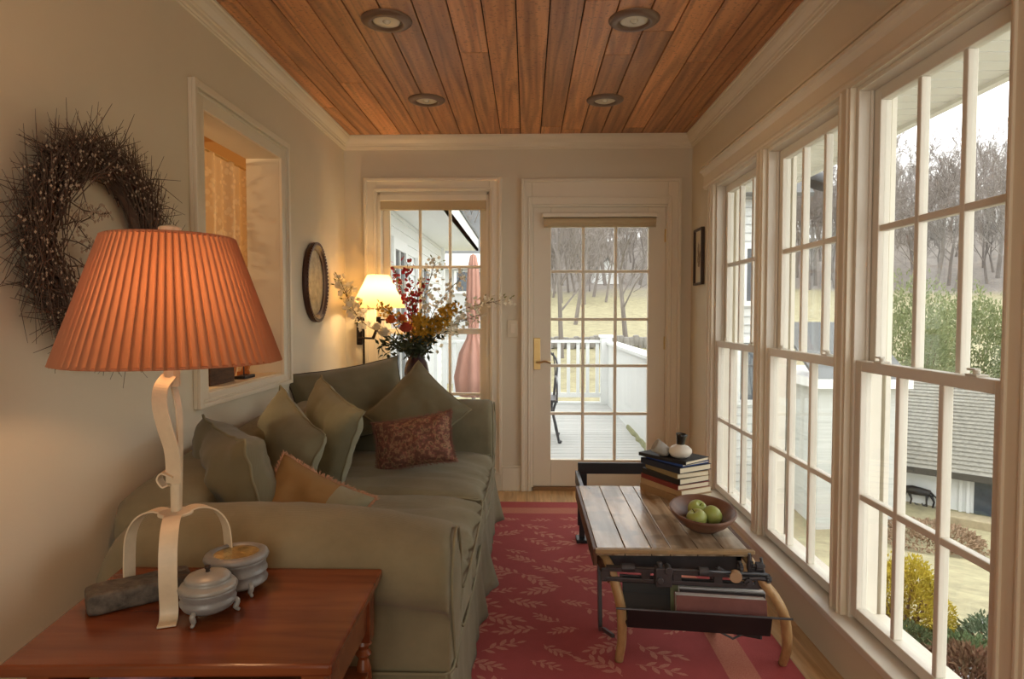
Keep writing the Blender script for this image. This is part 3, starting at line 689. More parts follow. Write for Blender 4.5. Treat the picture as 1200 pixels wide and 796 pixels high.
# ------------------------------------------------------------------ coffee table (old machine frame)
ct = thing('industrial_coffee_table', 'low plank coffee table on an old black iron machine frame, right of the rug', 'table', (.5, 2.65, 0))
PINE = wood_mat('worn_planks', (208, 190, 164), (156, 126, 92), .22, 2.4, (10, 1, 10), .22, .3, dark=(6, .42, .35))
b = MB(); CZt = .43; xs = [.245, .345, .438, .505, .60, .69, .775]
for i in range(6): b.box(xs[i]+.0012, xs[i+1]-.0012, 2.262, 3.09, CZt-.028, CZt)
b.box(.247, .773, 2.27, 3.08, CZt-.030, CZt-.022, 1)
b.build('plank_top', [PINE, DARKGAP], ct, bevel=.002)
EDGE = mat('worn_edge', (168, 140, 100), .5, var=.3, vscale=10, stretch=(3, 1, 3))
MB().box(.238, .792, 2.240, 2.262, CZt-.014, CZt+.001).build('front_lip', EDGE, ct, bevel=.003)
RAIL = mat('brown_rail', (96, 62, 42), .5, var=.3, vscale=12)
MB().box(.232, .2455, 2.25, 3.09, CZt-.06, CZt-.001).build('side_rail', RAIL, ct, bevel=.002)
MB().box(.7745, .790, 2.262, 3.09, CZt-.06, CZt-.001).build('side_rail', RAIL, ct, bevel=.002)
# iron undercarriage
b = MB()
for x in (.262, .745): b.box(x, x+.02, 2.30, 3.52, CZt-.10, CZt-.031)
b.box(.262, .765, 2.30, 2.32, CZt-.10, CZt-.031).box(.262, .765, 3.02, 3.04, CZt-.10, CZt-.031); b.build('iron_chassis', IRON, ct, bevel=.002)
for x in (.288, .735):
    MB().add or None
    b = MB(); b.tube([(x, 2.58, .36), (x, 2.515, .012)], 0, flat=(.036, .014, (0, 1, 0))); b.tube([(x, 2.515, .016), (x, 2.40, .07), (x+(.02 if x < .5 else .1), 2.29, .10)], 0, flat=(.012, .012))
    b.build('iron_leg', IRON, ct)
ef = MB(); ef.box(.276, .83, 3.50, 3.525, .385, .445).box(.276, .325, 3.50, 3.525, .10, .385).box(.785, .83, 3.50, 3.525, .10, .385).box(.325, .785, 3.505, 3.52, .12, .15)
ef.box(.268, .335, 3.47, 3.56, .012, .03).box(.78, .84, 3.47, 3.56, .012, .03).box(.285, .315, 3.503, 3.522, .03, .10).box(.792, .822, 3.503, 3.522, .03, .10)
ef.build('end_frame', BLACK, ct, bevel=.003)
# curved wooden handles as front legs
HW = mat('handle_wood', (196, 164, 116), .4, var=.3, vscale=6, stretch=(6, 6, 1), c2=(154, 116, 74))
lp = spline([(.248, 2.34, .405), (.285, 2.285, .372), (.308, 2.262, .31), (.330, 2.252, .22), (.336, 2.262, .11), (.329, 2.287, .012)], 8)
rp = spline([(.778, 2.30, .40), (.806, 2.225, .34), (.848, 2.205, .285), (.882, 2.205, .213), (.905, 2.235, .10), (.907, 2.278, .012)], 8)
for p in (lp, rp): MB().tube(p, [.015+.003*math.sin(i/len(p)*PI) for i in range(len(p))], 12).build('handle_leg', HW, ct, smooth=True)
MB().tube([(.234, 2.36, .40), (.262, 2.29, .37), (.296, 2.255, .315)], 0, flat=(.03, .012, (0, 0, 1))).build('side_strap', RAIL, ct)
# slotted casting
def Q(t, y, z): return (.275+(.81-.275)*t, y-.012-.03*t, z-.026-.012*t)
b = MB()
for z, r in ((.386, .0075), (.352, .0075)): b.tube([Q(0, 2.262, z), Q(1, 2.262, z)], 0, flat=(.014, .012, (0, 0, 1)))
for t in (0, .26, .46, .72, .98): b.tube([Q(t, 2.262, .389), Q(t, 2.262, .349)], 0, flat=(.03, .011, (1, 0, 0)))
b.tube([Q(-.02, 2.29, .335), Q(1, 2.29, .335)], .006, 8)
b.build('slotted_bar', IRON, ct, bevel=.002)
MB().tube([Q(.0, 2.245, .402), Q(1.02, 2.245, .402)], .0055, 10).build('shaft', IRON, ct, smooth=True)
for t, L_, r in ((.14, .045, .014), (.62, .032, .015)):
    p = Q(t, 2.245, .402); MB().tube([(p[0]-L_/2, p[1], p[2]), (p[0]+L_/2, p[1], p[2])], r, 16).build('roller', IRON, ct)
b = MB(); p = Q(.36, 2.235, .385); b.box(p[0]-.028, p[0]+.028, p[1]-.02, p[1]+.02, p[2]-.035, p[2]+.030)
b.tube([(p[0]-.012, p[1], p[2]+.02), (p[0]-.012, p[1], p[2]+.045)], .010, 12).tube([(p[0]+.016, p[1]-.025, p[2]+.022), (p[0]+.016, p[1]+.02, p[2]+.022)], .014, 12).tube([(p[0]-.014, p[1]-.028, p[2]-.012), (p[0]-.014, p[1], p[2]-.012)], .012, 12)
b.build('clamp_block', IRON, ct, bevel=.003)
def gear(c, r, w, n, axis='x', hub=.4):
    b = MB(); vs = []; k = n*4
    prof = []
    for i in range(k):
        t = 2*PI*i/k; rr_ = r if i % 4 in (0, 1) else r*.84; prof.append((rr_*math.cos(t), rr_*math.sin(t)))
    def P(a, b_, s): return (c[0]+s, c[1]+a, c[2]+b_) if axis == 'x' else (c[0]+a, c[1]+s, c[2]+b_)
    b.loft([[P(a, q, -w/2) for a, q in prof], [P(a, q, w/2) for a, q in prof]])
    if axis == 'x': b.tube([(c[0]-w, c[1], c[2]), (c[0]+w, c[1], c[2])], r*hub, 12)
    else: b.tube([(c[0], c[1]-w, c[2]), (c[0], c[1]+w, c[2])], r*hub, 12)
    return b
for c, r, w, n, ax in (((.775, 2.235, 0.376), .024, .012, 14, 'x'), ((.80, 2.225, 0.359), .020, .010, 12, 'y'), ((.735, 2.225, 0.379), .022, .010, 12, 'x'), ((.79, 2.20, 0.394), .014, .02, 10, 'x'), ((.825, 2.21, 0.346), .016, .012, 10, 'x'), ((.755, 2.20, 0.336), .016, .012, 10, 'y')):
    gear(c, r, w, n, ax).build('gear', IRON, ct)
b = MB(); b.tube(spline([(.66, 2.235, .372), (.70, 2.225, .352), (.75, 2.215, .345), (.80, 2.21, .348), (.835, 2.21, .34)], 5), .009, 8).tube([(.765, 2.22, .43), (.765, 2.22, .34)], .006, 8).tube([(.80, 2.21, .42), (.82, 2.21, .33)], .005, 8).tube([(.66, 2.24, .37), (.65, 2.24, .33)], .006, 8).build('iron_bracket', IRON, ct)
wk = MB().tube([(.712, 2.195, .355), (.716, 2.215, .357)], .020, 20).build('wooden_knob', mat('knob_wood', (176, 148, 116), .5), ct)
# sling tray
TRAY = mat('black_sheet', (26, 26, 29), .42, var=.2, vscale=10)
def T(x, y, z): return (x, y-.05*(x-.34), z-.03*(x-.34))
b = MB(); pr = [(2.325, .305), (2.315, .25), (2.285, .200), (2.24, .178), (2.205, .178), (2.190, .245)]
b.loft([[T(x, y, z) for y, z in pr] for x in (.345, .50, .66, .825)], closed=False)
b.build('magazine_tray', TRAY, ct, solid=.004)
MB().tube([T(.305, 2.187, .246), T(.892, 2.187, .246)], .0042, 8).tube([T(.335, 2.325, .307), T(.835, 2.325, .307)], .0045, 8).build('tray_rod', IRON, ct)
MB().tube([T(.66, 2.21, .176), T(.70, 2.20, .160), T(.74, 2.21, .176)], .004, 8).build('tray_clip', IRON, ct)
# magazines
mags = [('grey green magazine standing at the back of the table tray', (128, 132, 100), .51, .80, 2.276, .302, .012), ('white magazine with black spine in the middle of the table tray', (214, 216, 222), .535, .83, 2.255, .300, .016), ('black covered magazine between the white ones in the table tray', (40, 40, 46), .535, .825, 2.244, .296, .007), ('reddish brown covered magazine at the front of the table tray', (128, 84, 80), .515, .82, 2.212, .288, .030)]
for lab, c, x0, x1, y, zt_, th_ in mags:
    t = thing('magazine', lab, 'magazine', T(x0, y, .19), 'magazines in the table tray'); 
    cov = MB(); pg = MB()
    def quadbox(b, ya, yb, z0, z1, xa, xb): b.add([T(x, yy, z) for x in (xa, xb) for yy, z in ((ya, z0), (yb, z0), (yb+.014, z1), (ya+.014, z1))], [(0, 1, 2, 3), (7, 6, 5, 4), (0, 4, 5, 1), (1, 5, 6, 2), (2, 6, 7, 3), (3, 7, 4, 0)])
    quadbox(cov, y, y+.001, .188, zt_, x0, x1); quadbox(cov, y+th_-.001, y+th_, .188, zt_, x0, x1); quadbox(pg, y+.001, y+th_-.001, .189, zt_-.001, x0+.002, x1-.002)
    cov.build('cover', mat('cover_%d_%d' % c[:2], c, .3, var=.25, vscale=14), t); pg.build('pages', mat('page_white', (226, 224, 220), .7), t)

# ------------------------------------------------------------------ books on the coffee table
PAGE = mat('old_pages', (224, 212, 186), .8, var=.12, vscale=60, stretch=(1, 1, 12))
BK = [('tan book at the very bottom of the stack on the coffee table', (150, 120, 84), .030, .275, .185, 0, 0, 0),
      ('beige clothbound book second from the bottom of the stack', (176, 148, 112), .026, .270, .180, 2, .002, 0),
      ('dark red book in the lower half of the stack', (122, 44, 36), .022, .262, .180, -1, -.002, .003),
      ('black book resting on the dark red book', (38, 34, 34), .026, .250, .176, 2, 0, .0),
      ('olive tan book in the middle of the stack under the navy one', (142, 124, 88), .022, .235, .175, -3, .002, -.006),
      ('thick navy blue book with cream pages near the top of the stack', (34, 40, 60), .026, .255, .190, 3, .004, .004),
      ('thin bright blue book directly on the navy one', (48, 84, 160), .010, .225, .170, 6, .012, .0),
      ('black book turned askew on top of the stack', (30, 30, 36), .016, .265, .170, 12, .002, .010)]
z = CZt; ang = R(28); org = Vector((.64, 2.82, 0))
def book(lab, c, th_, Ln, Wd, da, ox, oy, z):
    t = thing('book', lab, 'book', (org.x, org.y, z), 'books stacked on the coffee table')
    M = Matrix.Translation((org.x+.02, org.y+.13, z)) @ Matrix.Rotation(ang+R(da), 4, 'Z') @ Matrix.Translation((.02+ox, 0+oy, 0))
    b = MB(); b.M = M; k = .0022
    b.box(-Wd/2, Wd/2, -Ln/2, Ln/2, 0, k).box(-Wd/2, Wd/2, -Ln/2, Ln/2, th_-k, th_).box(-Wd/2, -Wd/2+k, -Ln/2, Ln/2, k, th_-k)
    b.build('cover', mat('book_%d_%d' % (c[0], c[2]), c, .6, var=.15, vscale=20), t, bevel=.0008)
    b = MB(); b.M = M; b.box(-Wd/2+k, Wd/2-.004, -Ln/2+.004, Ln/2-.004, k, th_-k); b.build('pages', PAGE, t)
for lab, c, th_, Ln, Wd, da, ox, oy in BK: book(lab, c, th_, Ln, Wd, da, ox, oy, z); z += th_+.0003
zb = z
CER = mat('white_ceramic', (220, 214, 202), .35, var=.1, vscale=20); GREYC = mat('grey_ceramic', (170, 166, 158), .4, var=.3, vscale=26)
bx_, by_ = .685, 2.90
t = thing('bud_vase', 'small round white pottery vase with a black neck on top of the books', 'vase', (bx_, by_, zb))
b = MB(); b.lathe([(0, 0), (.024, 0), (.042, .010), (.052, .026), (.050, .040), (.036, .052), (.020, .058), (.016, .062)], (bx_, by_, zb), 32).build('vase_body', CER, t, smooth=True)
b = MB(); b.M = Matrix.Translation((bx_, by_, zb+.055)) @ Matrix.Rotation(R(7), 4, 'Y'); b.lathe([(.017, 0), (.018, .012), (.022, .04), (.026, .052), (.022, .054), (.016, .045), (0, .03)], n=24); b.build('neck', mat('black_glaze', (28, 26, 26), .25), t, smooth=True)
t = thing('small_cup', 'tipped grey pottery cup left of the round vase on the books', 'cup', (.60, 2.93, zb))
b = MB(); b.M = Matrix.Translation((.613, 2.925, zb+.030)) @ Matrix.Rotation(R(-58), 4, 'Y'); b.lathe([(0, -.030), (.018, -.028), (.026, -.012), (.028, .010), (.032, .042), (.029, .043), (.024, .015), (.018, -.014), (0, -.02)], n=28); b.build('cup_body', GREYC, t, smooth=True)
b = MB(); b.lathe([(0, 0), (.03, 0), (.033, .008), (.026, .018), (.012, .024), (0, .024)], (.632, 2.945, zb), 24); b.build('cup_base', mat('black_glaze', (28, 26, 26), .25), t, smooth=True)

# ------------------------------------------------------------------ bowl and apples
BWL = wood_mat('bowl_wood', (126, 90, 72), (96, 64, 50), .4, 2, (3, 8, 3), 0, .1)
bc = Vector((.668, 2.465, CZt))
BM = Matrix.Translation(bc+Vector((0, 0, .008))) @ Matrix.Rotation(R(7), 4, 'X') @ Matrix.Diagonal((1, 1.13, 1, 1))
b = MB(); b.M = BM
b.lathe([(0, .0), (.045, .0), (.06, .006), (.092, .030), (.118, .062), (.1235, .074), (.121, .078), (.114, .076), (.088, .044), (.058, .020), (.03, .011), (0, .009)], n=48)
tag(b.build('wooden_bowl', BWL, smooth=True), 'oval brown wooden bowl holding green apples on the coffee table', 'bowl')
APP = mat('apple_skin', (150, 168, 84), .35, var=.25, vscale=14, c2=(176, 180, 104), spec=.5)
def apple(x, y, z, tilt, az, lab, r=.037):
    t = thing('green_apple', lab, 'apple', (x, y, z-r), 'green apples in the wooden bowl')
    M = Matrix.Translation((x, y, z)) @ Matrix.Rotation(az, 4, 'Z') @ Matrix.Rotation(tilt, 4, 'Y')
    b = MB(); b.M = M; pr = []
    for i in range(25):
        p = PI*i/24; k = math.sin(p); zz = -math.cos(p); dip = .30*math.exp(-(k/.28)**2)
        pr.append((r*1.03*k*(1+.07*zz), r*(zz*(1-dip)*.95)))
    b.lathe(pr, n=32); b.build('apple_flesh', APP, t, smooth=True)
    b = MB(); b.M = M; b.tube([(0, 0, r*.62), (.002, 0, r*.9), (.005, 0, r*1.12)], [.0012, .0012, .002], 6); b.build('apple_stalk', mat('stalk', (84, 62, 36), .8), t)
cx, cy, cz = bc.x, bc.y, bc.z
apple(cx-.030, cy-.036, cz+.054, R(20), R(200), 'green apple at the front left of the wooden bowl', .037)
apple(cx+.036, cy-.008, cz+.058, R(55), R(20), 'green apple on the window side of the wooden bowl', .036)
apple(cx-.008, cy+.040, cz+.066, R(35), R(-70), 'green apple at the back of the wooden bowl, its hollow facing up', .036)

# ------------------------------------------------------------------ oval picture, small picture
t = thing('oval_picture', 'oval picture in a dark carved wooden frame on the left wall', 'picture', (XL+.012, 3.89, 1.2))
oc = (3.865, 1.442); ry, rz = .19, .235
def ov(k, x, n=64): return [(x, oc[0]+ry*k*math.cos(2*PI*i/n), oc[1]+(rz-ry+ry*k)*math.sin(2*PI*i/n)) for i in range(n+1)]
b = MB()
secs = [ov(1.0, XL+.002), ov(1.02, XL+.018), ov(.98, XL+.034), ov(.92, XL+.036), ov(.86, XL+.026), ov(.80, XL+.022), ov(.77, XL+.016)]
b.loft([s_[:-1] for s_ in secs], closed=True, cap=False)
for i in range(64):
    p = ov(.985, XL+.034)[i]; b.tube([(p[0]-.004, p[1], p[2]), (p[0]+.004, p[1], p[2])], .007, 6)
b.build('picture_frame', mat('walnut_frame', (78, 44, 28), .4, var=.3, vscale=30), t, smooth=False)
b = MB(); b.add(ov(.80, XL+.014)[:-1], [tuple(range(64))]); b.build('picture_print', mat('faded_print', (184, 168, 132), .5, var=.5, vscale=22, c2=(122, 112, 86)), t)
t = thing('framed_sketch', 'small dark framed sketch on a cream mat hanging between door and windows', 'picture', (XR-.01, 4.31, 1.44))
b = MB(); frame_x(b, XR-.024, XR-.002, (4.215, 4.415, 1.445, 1.815), (4.230, 4.40, 1.460, 1.80)); b.build('picture_frame', mat('thin_dark_frame', (60, 42, 30), .4), t, bevel=.002)
MB().box(XR-.010, XR-.004, 4.229, 4.401, 1.459, 1.801).build('picture_mat', mat('mat_board', (206, 194, 168), .8), t)
b = MB(); rr = random.Random(3)
for k in range(26):
    y = 4.28+rr.random()*.07; z0 = 1.56+rr.random()*.08; b.tube([(XR-.0108, y, z0), (XR-.0108, y+rr.uniform(-.02, .02), z0+rr.uniform(.02, .09))], .0012, 4)
b.build('pencil_drawing', mat('graphite', (130, 118, 98), .8), t)

# light switch
t = thing('light_switch', 'cream light switch plate on the wall between window and glass door', 'switch', (-.103, YB-.004, 1.15))
MB().box(-.140, -.066, YB-.006, YB-.0005, 1.09, 1.21).build('switch_plate', mat('switch_plastic', (212, 198, 168), .35), t, bevel=.002)
MB().box(-.118, -.088, YB-.010, YB-.006, 1.118, 1.182).build('rocker', mat('rocker_plastic', (218, 204, 176), .3), t, bevel=.001)

# ------------------------------------------------------------------ sconce
t = thing('wall_sconce', 'bronze swing arm wall lamp with a glowing cream cone shade beside the flowers', 'wall lamp', (-1.15, YB, 1.15))
DB = mat('oil_bronze', (44, 32, 26), .45, .6)
MB().box(-1.205, -1.165, YB-.020, YB-.0005, 1.035, 1.235).box(-1.195, -1.175, YB-.035, YB-.02, 1.06, 1.21).build('back_plate', DB, t, bevel=.008)
b = MB(); b.tube([(-1.185, YB-.05, 1.07), (-1.185, YB-.05, 1.20)], .008, 10).box(-1.19, -1.18, YB-.05, YB-.03, 1.08, 1.19)
b.tube([(-1.185, YB-.05, 1.085), (-1.08, 4.46, 1.085), (-1.062, 4.45, 1.085)], .007, 8).tube([(-1.065, 4.45, 1.085), (-.995, 4.36, 1.205)], .011, 8).tube([(-1.0, 4.36, 1.215), (-.93, 4.37, 1.215)], .006, 8).tube([(-1.005, 4.36, 1.20), (-1.005, 4.36, 1.235)], .016, 12)
b.tube([(-.935, 4.37, 1.19), (-.935, 4.37, 1.215)], .022, 12)
b.build('swing_arm', DB, t)
MB().tube([(-1.005, 4.36, 1.235), (-1.005, 4.36, 1.30)], .013, 14).build('candle_sleeve', mat('candle_cream', (240, 222, 180), .5), t)
MB().box(-1.160, -1.146, YB-.016, YB-.0005, .3, 1.34).build('cord_cover', DB, t)
b = MB(); b.lathe([(.183, 1.295), (.127, 1.405), (.072, 1.515)], (-1.005, 4.36, 0), 48); b.build('lamp_shade', mat('cream_shade', (250, 224, 168), .8, trans=.6), t, smooth=True)
b = MB(); b.lathe([(0, 1.34), (.012, 1.345), (.024, 1.385), (.02, 1.405), (0, 1.415)], (-1.005, 4.36, 0), 16)

# ------------------------------------------------------------------ plant stand + vase + branches
VX, VY = -.735, 4.28
t = thing('plant_stand', 'slim round wooden stand behind the far end of the sofa', 'stand', (VX, VY, 0))
MB().lathe([(0, .70), (.15, .70), (.155, .71), (.15, .72), (0, .72)], (VX, VY, 0), 32).build('stand_top', CHERRY, t)
MB().lathe([(.014, .03), (.02, .2), (.012, .3), (.02, .5), (.012, .6), (.03, .70)], (VX, VY, 0), 16).build('stand_column', CHERRY, t, smooth=True)
for k in range(3):
    a = k*2.1+.4; MB().tube(spline([(VX, VY, .12), (VX+.07*math.cos(a), VY+.07*math.sin(a), .08), (VX+.13*math.cos(a), VY+.13*math.sin(a), .01)], 5), .010, 8).build('leg', CHERRY, t)
VT = 1.0
v = MB().lathe([(0, 0), (.045, 0), (.05, .01), (.07, .08), (.082, .15), (.07, .21), (.048, .245), (.046, .265), (.056, .283), (.052, .283), (.040, .262), (.04, .24), (0, .2)], (VX, VY, .7205), 36).build('flower_vase', mat('dark_blue_glaze', (46, 44, 60), .25, var=.4, vscale=14, c2=(84, 44, 32)), smooth=True)
tag(v, 'dark glazed vase holding the tall flower arrangement behind the sofa', 'vase')
STEM = mat('stem_green', (88, 92, 52), .7); TWIG = mat('twig_brown', (108, 84, 58), .8)
PET = {'white': mat('petal_white', (236, 228, 206), .7, trans=.3), 'red': mat('petal_red', (176, 44, 40), .6, trans=.2), 'yellow': mat('petal_yellow', (206, 160, 48), .7, trans=.25), 'orange': mat('petal_orange', (222, 112, 48), .7, trans=.25), 'rose': mat('petal_rose', (196, 84, 62), .7, trans=.2)}
LEAF = mat('leaf_dark', (58, 66, 40), .6, var=.3, vscale=20, trans=.15); PLEAF = mat('leaf_light', (132, 132, 64), .6, trans=.3)
def blossom(b, p, r, d, rr, n=5):
    p = Vector(p); d = Vector(d).normalized(); a = d.orthogonal().normalized(); c = d.cross(a)
    t0 = rr.random()*6
    for k in range(n):
        t = t0+2*PI*k/n; e = a*math.cos(t)+c*math.sin(t); s_ = a*-math.sin(t)+c*math.cos(t)
        q = [p, p+e*r*.55+s_*r*.42+d*r*.22, p+e*r*1.0+d*r*.34, p+e*r*.55-s_*r*.42+d*r*.22]
        b.add(q, [(0, 1, 2, 3)])
def leafq(b, p, d, L_, w, rr):
    p = Vector(p); d = Vector(d).normalized(); s_ = d.orthogonal(); s_.rotate(Matrix.Rotation(rr.random()*6, 3, d)); s_ = s_.normalized()*w/2; n_ = d.cross(s_).normalized()*w*.3
    b.add([p, p+d*L_*.45+s_+n_, p+d*L_, p+d*L_*.45-s_+n_], [(0, 1, 2, 3)])
def branch(name, label, cat, end, kind, nf, r, grp, seed, stemm=TWIG, side=.09, start=.35, cluster=1, mid=None):
    if kind == 'white': nf = int(nf*1.7); r *= 1.25; cluster = 2
    if kind == 'red': nf = int(nf*1.3); r *= 1.15
    if kind == 'yellow': side *= 1.3; r *= .9; nf = int(nf*1.2)
    rr = random.Random(seed); p0 = Vector((VX+rr.uniform(-.02, .02), VY+rr.uniform(-.02, .02), VT-.1))
    e = Vector(end); m_ = Vector(mid) if mid else p0.lerp(e, .5)+Vector((0, 0, .10))+Vector((rr.uniform(-.03, .03), rr.uniform(-.03, .03), 0))
    pts = spline([p0, p0.lerp(m_, .35)+Vector((0, 0, .06)), m_, e], 8); t = thing(name, label, cat, p0, grp)
    b = MB(); b.tube(pts, [.004-.0028*i/len(pts) for i in range(len(pts))], 6); fb = MB(); lb = MB()
    for k in range(nf):
        u = start+(1-start)*(k+rr.random()*.6)/nf; i = min(len(pts)-2, int(u*(len(pts)-1))); p = pts[i]; d = (pts[i+1]-p).normalized()
        o = d.orthogonal(); o.rotate(Matrix.Rotation(rr.random()*6.28, 3, d)); o = o.normalized()*rr.uniform(.2, 1)*side
        q = p+d*rr.uniform(.01, .05)+o*(1.15-u*.6)
        b.tube([p, p.lerp(q, .5)+d*.004, q], [.0013, .001, .0008], 4)
        for c in range(cluster):
            qq = q+Vector((rr.gauss(0, 1), rr.gauss(0, 1), rr.gauss(0, 1)))*r*.9*(cluster > 1)
            blossom(fb, qq, r*rr.uniform(.7, 1.15), Vector((rr.uniform(-1, 1), rr.uniform(-1.2, .4), rr.uniform(-.3, 1))), rr)
        if rr.random() < .5: leafq(lb, q, o+d*.05, .03, .012, rr)
    b.build('stem', stemm, t); fb.build('blossoms', PET[kind], t)
    if lb.v: lb.build('leaves', PLEAF, t)
G1 = 'branches in the flower arrangement'
branch('blossom_branch', 'white blossom branch reaching far right across the window edge', 'flower branch', (-.10, 4.22, 1.355), 'white', 30, .014, G1, 1, mid=(-.42, 4.22, 1.28))
branch('blossom_branch', 'white blossom branch rising right toward the middle pane', 'flower branch', (-.42, 4.2, 1.50), 'white', 30, .013, G1, 2)
branch('blossom_branch', 'white blossom branch standing upright in front of the window', 'flower branch', (-.60, 4.25, 1.60), 'white', 30, .013, G1, 3)
branch('blossom_branch', 'cream blossom branch leaning left behind the sconce shade', 'flower branch', (-1.235, 4.22, 1.50), 'white', 26, .018, G1, 4, start=.62, mid=(-1.08, 4.16, 1.22))
branch('blossom_branch', 'white blossom branch lying low to the right over the window rail', 'flower branch', (-.30, 4.15, 1.25), 'white', 26, .012, G1, 5)
branch('red_berry_branch', 'tall red blossom spike nearest the sconce shade', 'flower branch', (-.87, 4.22, 1.56), 'red', 30, .014, G1, 6, STEM, .035, .25, 2)
branch('red_berry_branch', 'red blossom spike in the centre of the arrangement', 'flower branch', (-.78, 4.20, 1.59), 'red', 32, .014, G1, 7, STEM, .035, .25, 2)
branch('red_berry_branch', 'shorter dark red blossom spike leaning right', 'flower branch', (-.68, 4.20, 1.46), 'red', 26, .013, G1, 8, STEM, .035, .3, 2)
branch('yellow_spray', 'golden yellow flower spray spreading lowest to the right', 'flower branch', (-.50, 4.12, 1.22), 'yellow', 46, .016, G1, 9, STEM, .05, .3, 4)
branch('yellow_spray', 'golden yellow flower spray reaching up to the right', 'flower branch', (-.46, 4.12, 1.30), 'yellow', 46, .015, G1, 10, STEM, .045, .35, 4)
branch('yellow_spray', 'golden yellow spray at the front centre above the vase', 'flower branch', (-.70, 4.10, 1.22), 'yellow', 44, .015, G1, 11, STEM, .05, .35, 4)
branch('yellow_spray', 'yellow green spray between sconce shade and orange flowers', 'flower branch', (-.92, 4.10, 1.30), 'yellow', 34, .014, G1, 12, STEM, .05, .35, 3)
def rose(name, label, p, kind, r, seed):
    rr = random.Random(seed); t = thing(name, label, 'flower', (VX, VY, VT-.1), 'round blooms in the flower arrangement')
    MB().tube(spline([(VX, VY, VT-.1), (VX+(p[0]-VX)*.4, VY+(p[1]-VY)*.3, VT+.03), p], 6), .003, 6).build('stem', STEM, t)
    b = MB()
    for ring in range(5):
        for k in range(6): 
            a = k*PI/3+ring*.5; rad = r*(.2+.2*ring); up_ = r*(.75-.19*ring)
            c = Vector(p)+Vector((rad*math.cos(a), rad*math.sin(a)*1, up_)); s_ = Vector((-math.sin(a), math.cos(a), 0))*r*.42; o = Vector((math.cos(a), math.sin(a), .5))*r*.28
            base = Vector(p)+Vector((rad*.4*math.cos(a), rad*.4*math.sin(a), up_-r*.5))
            b.add([base-s_*.6, base+s_*.6, c+s_, c+o, c-s_], [(0, 1, 2, 3, 4)])
    b.build('petals', PET[kind], t, smooth=True)
rose('orange_flower', 'orange bloom closest to the sconce shade', (-.86, 4.08, 1.215), 'orange', .036, 1)
rose('orange_flower', 'small orange bloom above the coral ones', (-.79, 4.08, 1.225), 'orange', .030, 2)
rose('coral_flower', 'coral red bloom at the front centre of the arrangement', (-.76, 4.04, 1.165), 'rose', .044, 3)
rose('cream_flower', 'cream white bloom low beside the sconce arm', (-.905, 4.08, 1.135), 'white', .042, 4)
rose('cream_flower', 'cream bloom peeking out under the sconce shade', (-.96, 4.12, 1.17), 'white', .034, 5)
def foliage(label, ends, seed, c):
    rr = random.Random(seed); t = thing('foliage_stem', label, 'foliage', (VX, VY, VT-.1), 'dark foliage at the foot of the arrangement'); b = MB(); lb = MB()
    for e in ends:
        pts = spline([(VX, VY, VT-.1), (VX+(e[0]-VX)*.35, VY+(e[1]-VY)*.4, VT+.04), e], 6); b.tube(pts, .0025, 5)
        for k in range(34):
            i = rr.randrange(len(pts)//3, len(pts)); d = Vector((rr.uniform(-1, 1), rr.uniform(-1, .6), rr.uniform(-.8, .8))); leafq(lb, pts[i]+d*.012, d, rr.uniform(.035, .06), .02, rr)
    b.build('stem', STEM, t); lb.build('leaves', c, t)
foliage('dark leafy stems drooping left of the vase', [(-.94, 4.12, 1.05), (-.90, 4.08, 1.0), (-.88, 4.10, 1.10)], 1, LEAF)
foliage('dark leafy stems drooping right of the vase', [(-.60, 4.12, 1.08), (-.63, 4.08, 1.01), (-.55, 4.12, 1.13)], 2, LEAF)
foliage('dark leafy stems in front of the vase mouth', [(-.76, 4.06, 1.04), (-.70, 4.07, 1.09), (-.82, 4.06, 1.08), (-.77, 4.05, 1.12)], 3, LEAF)

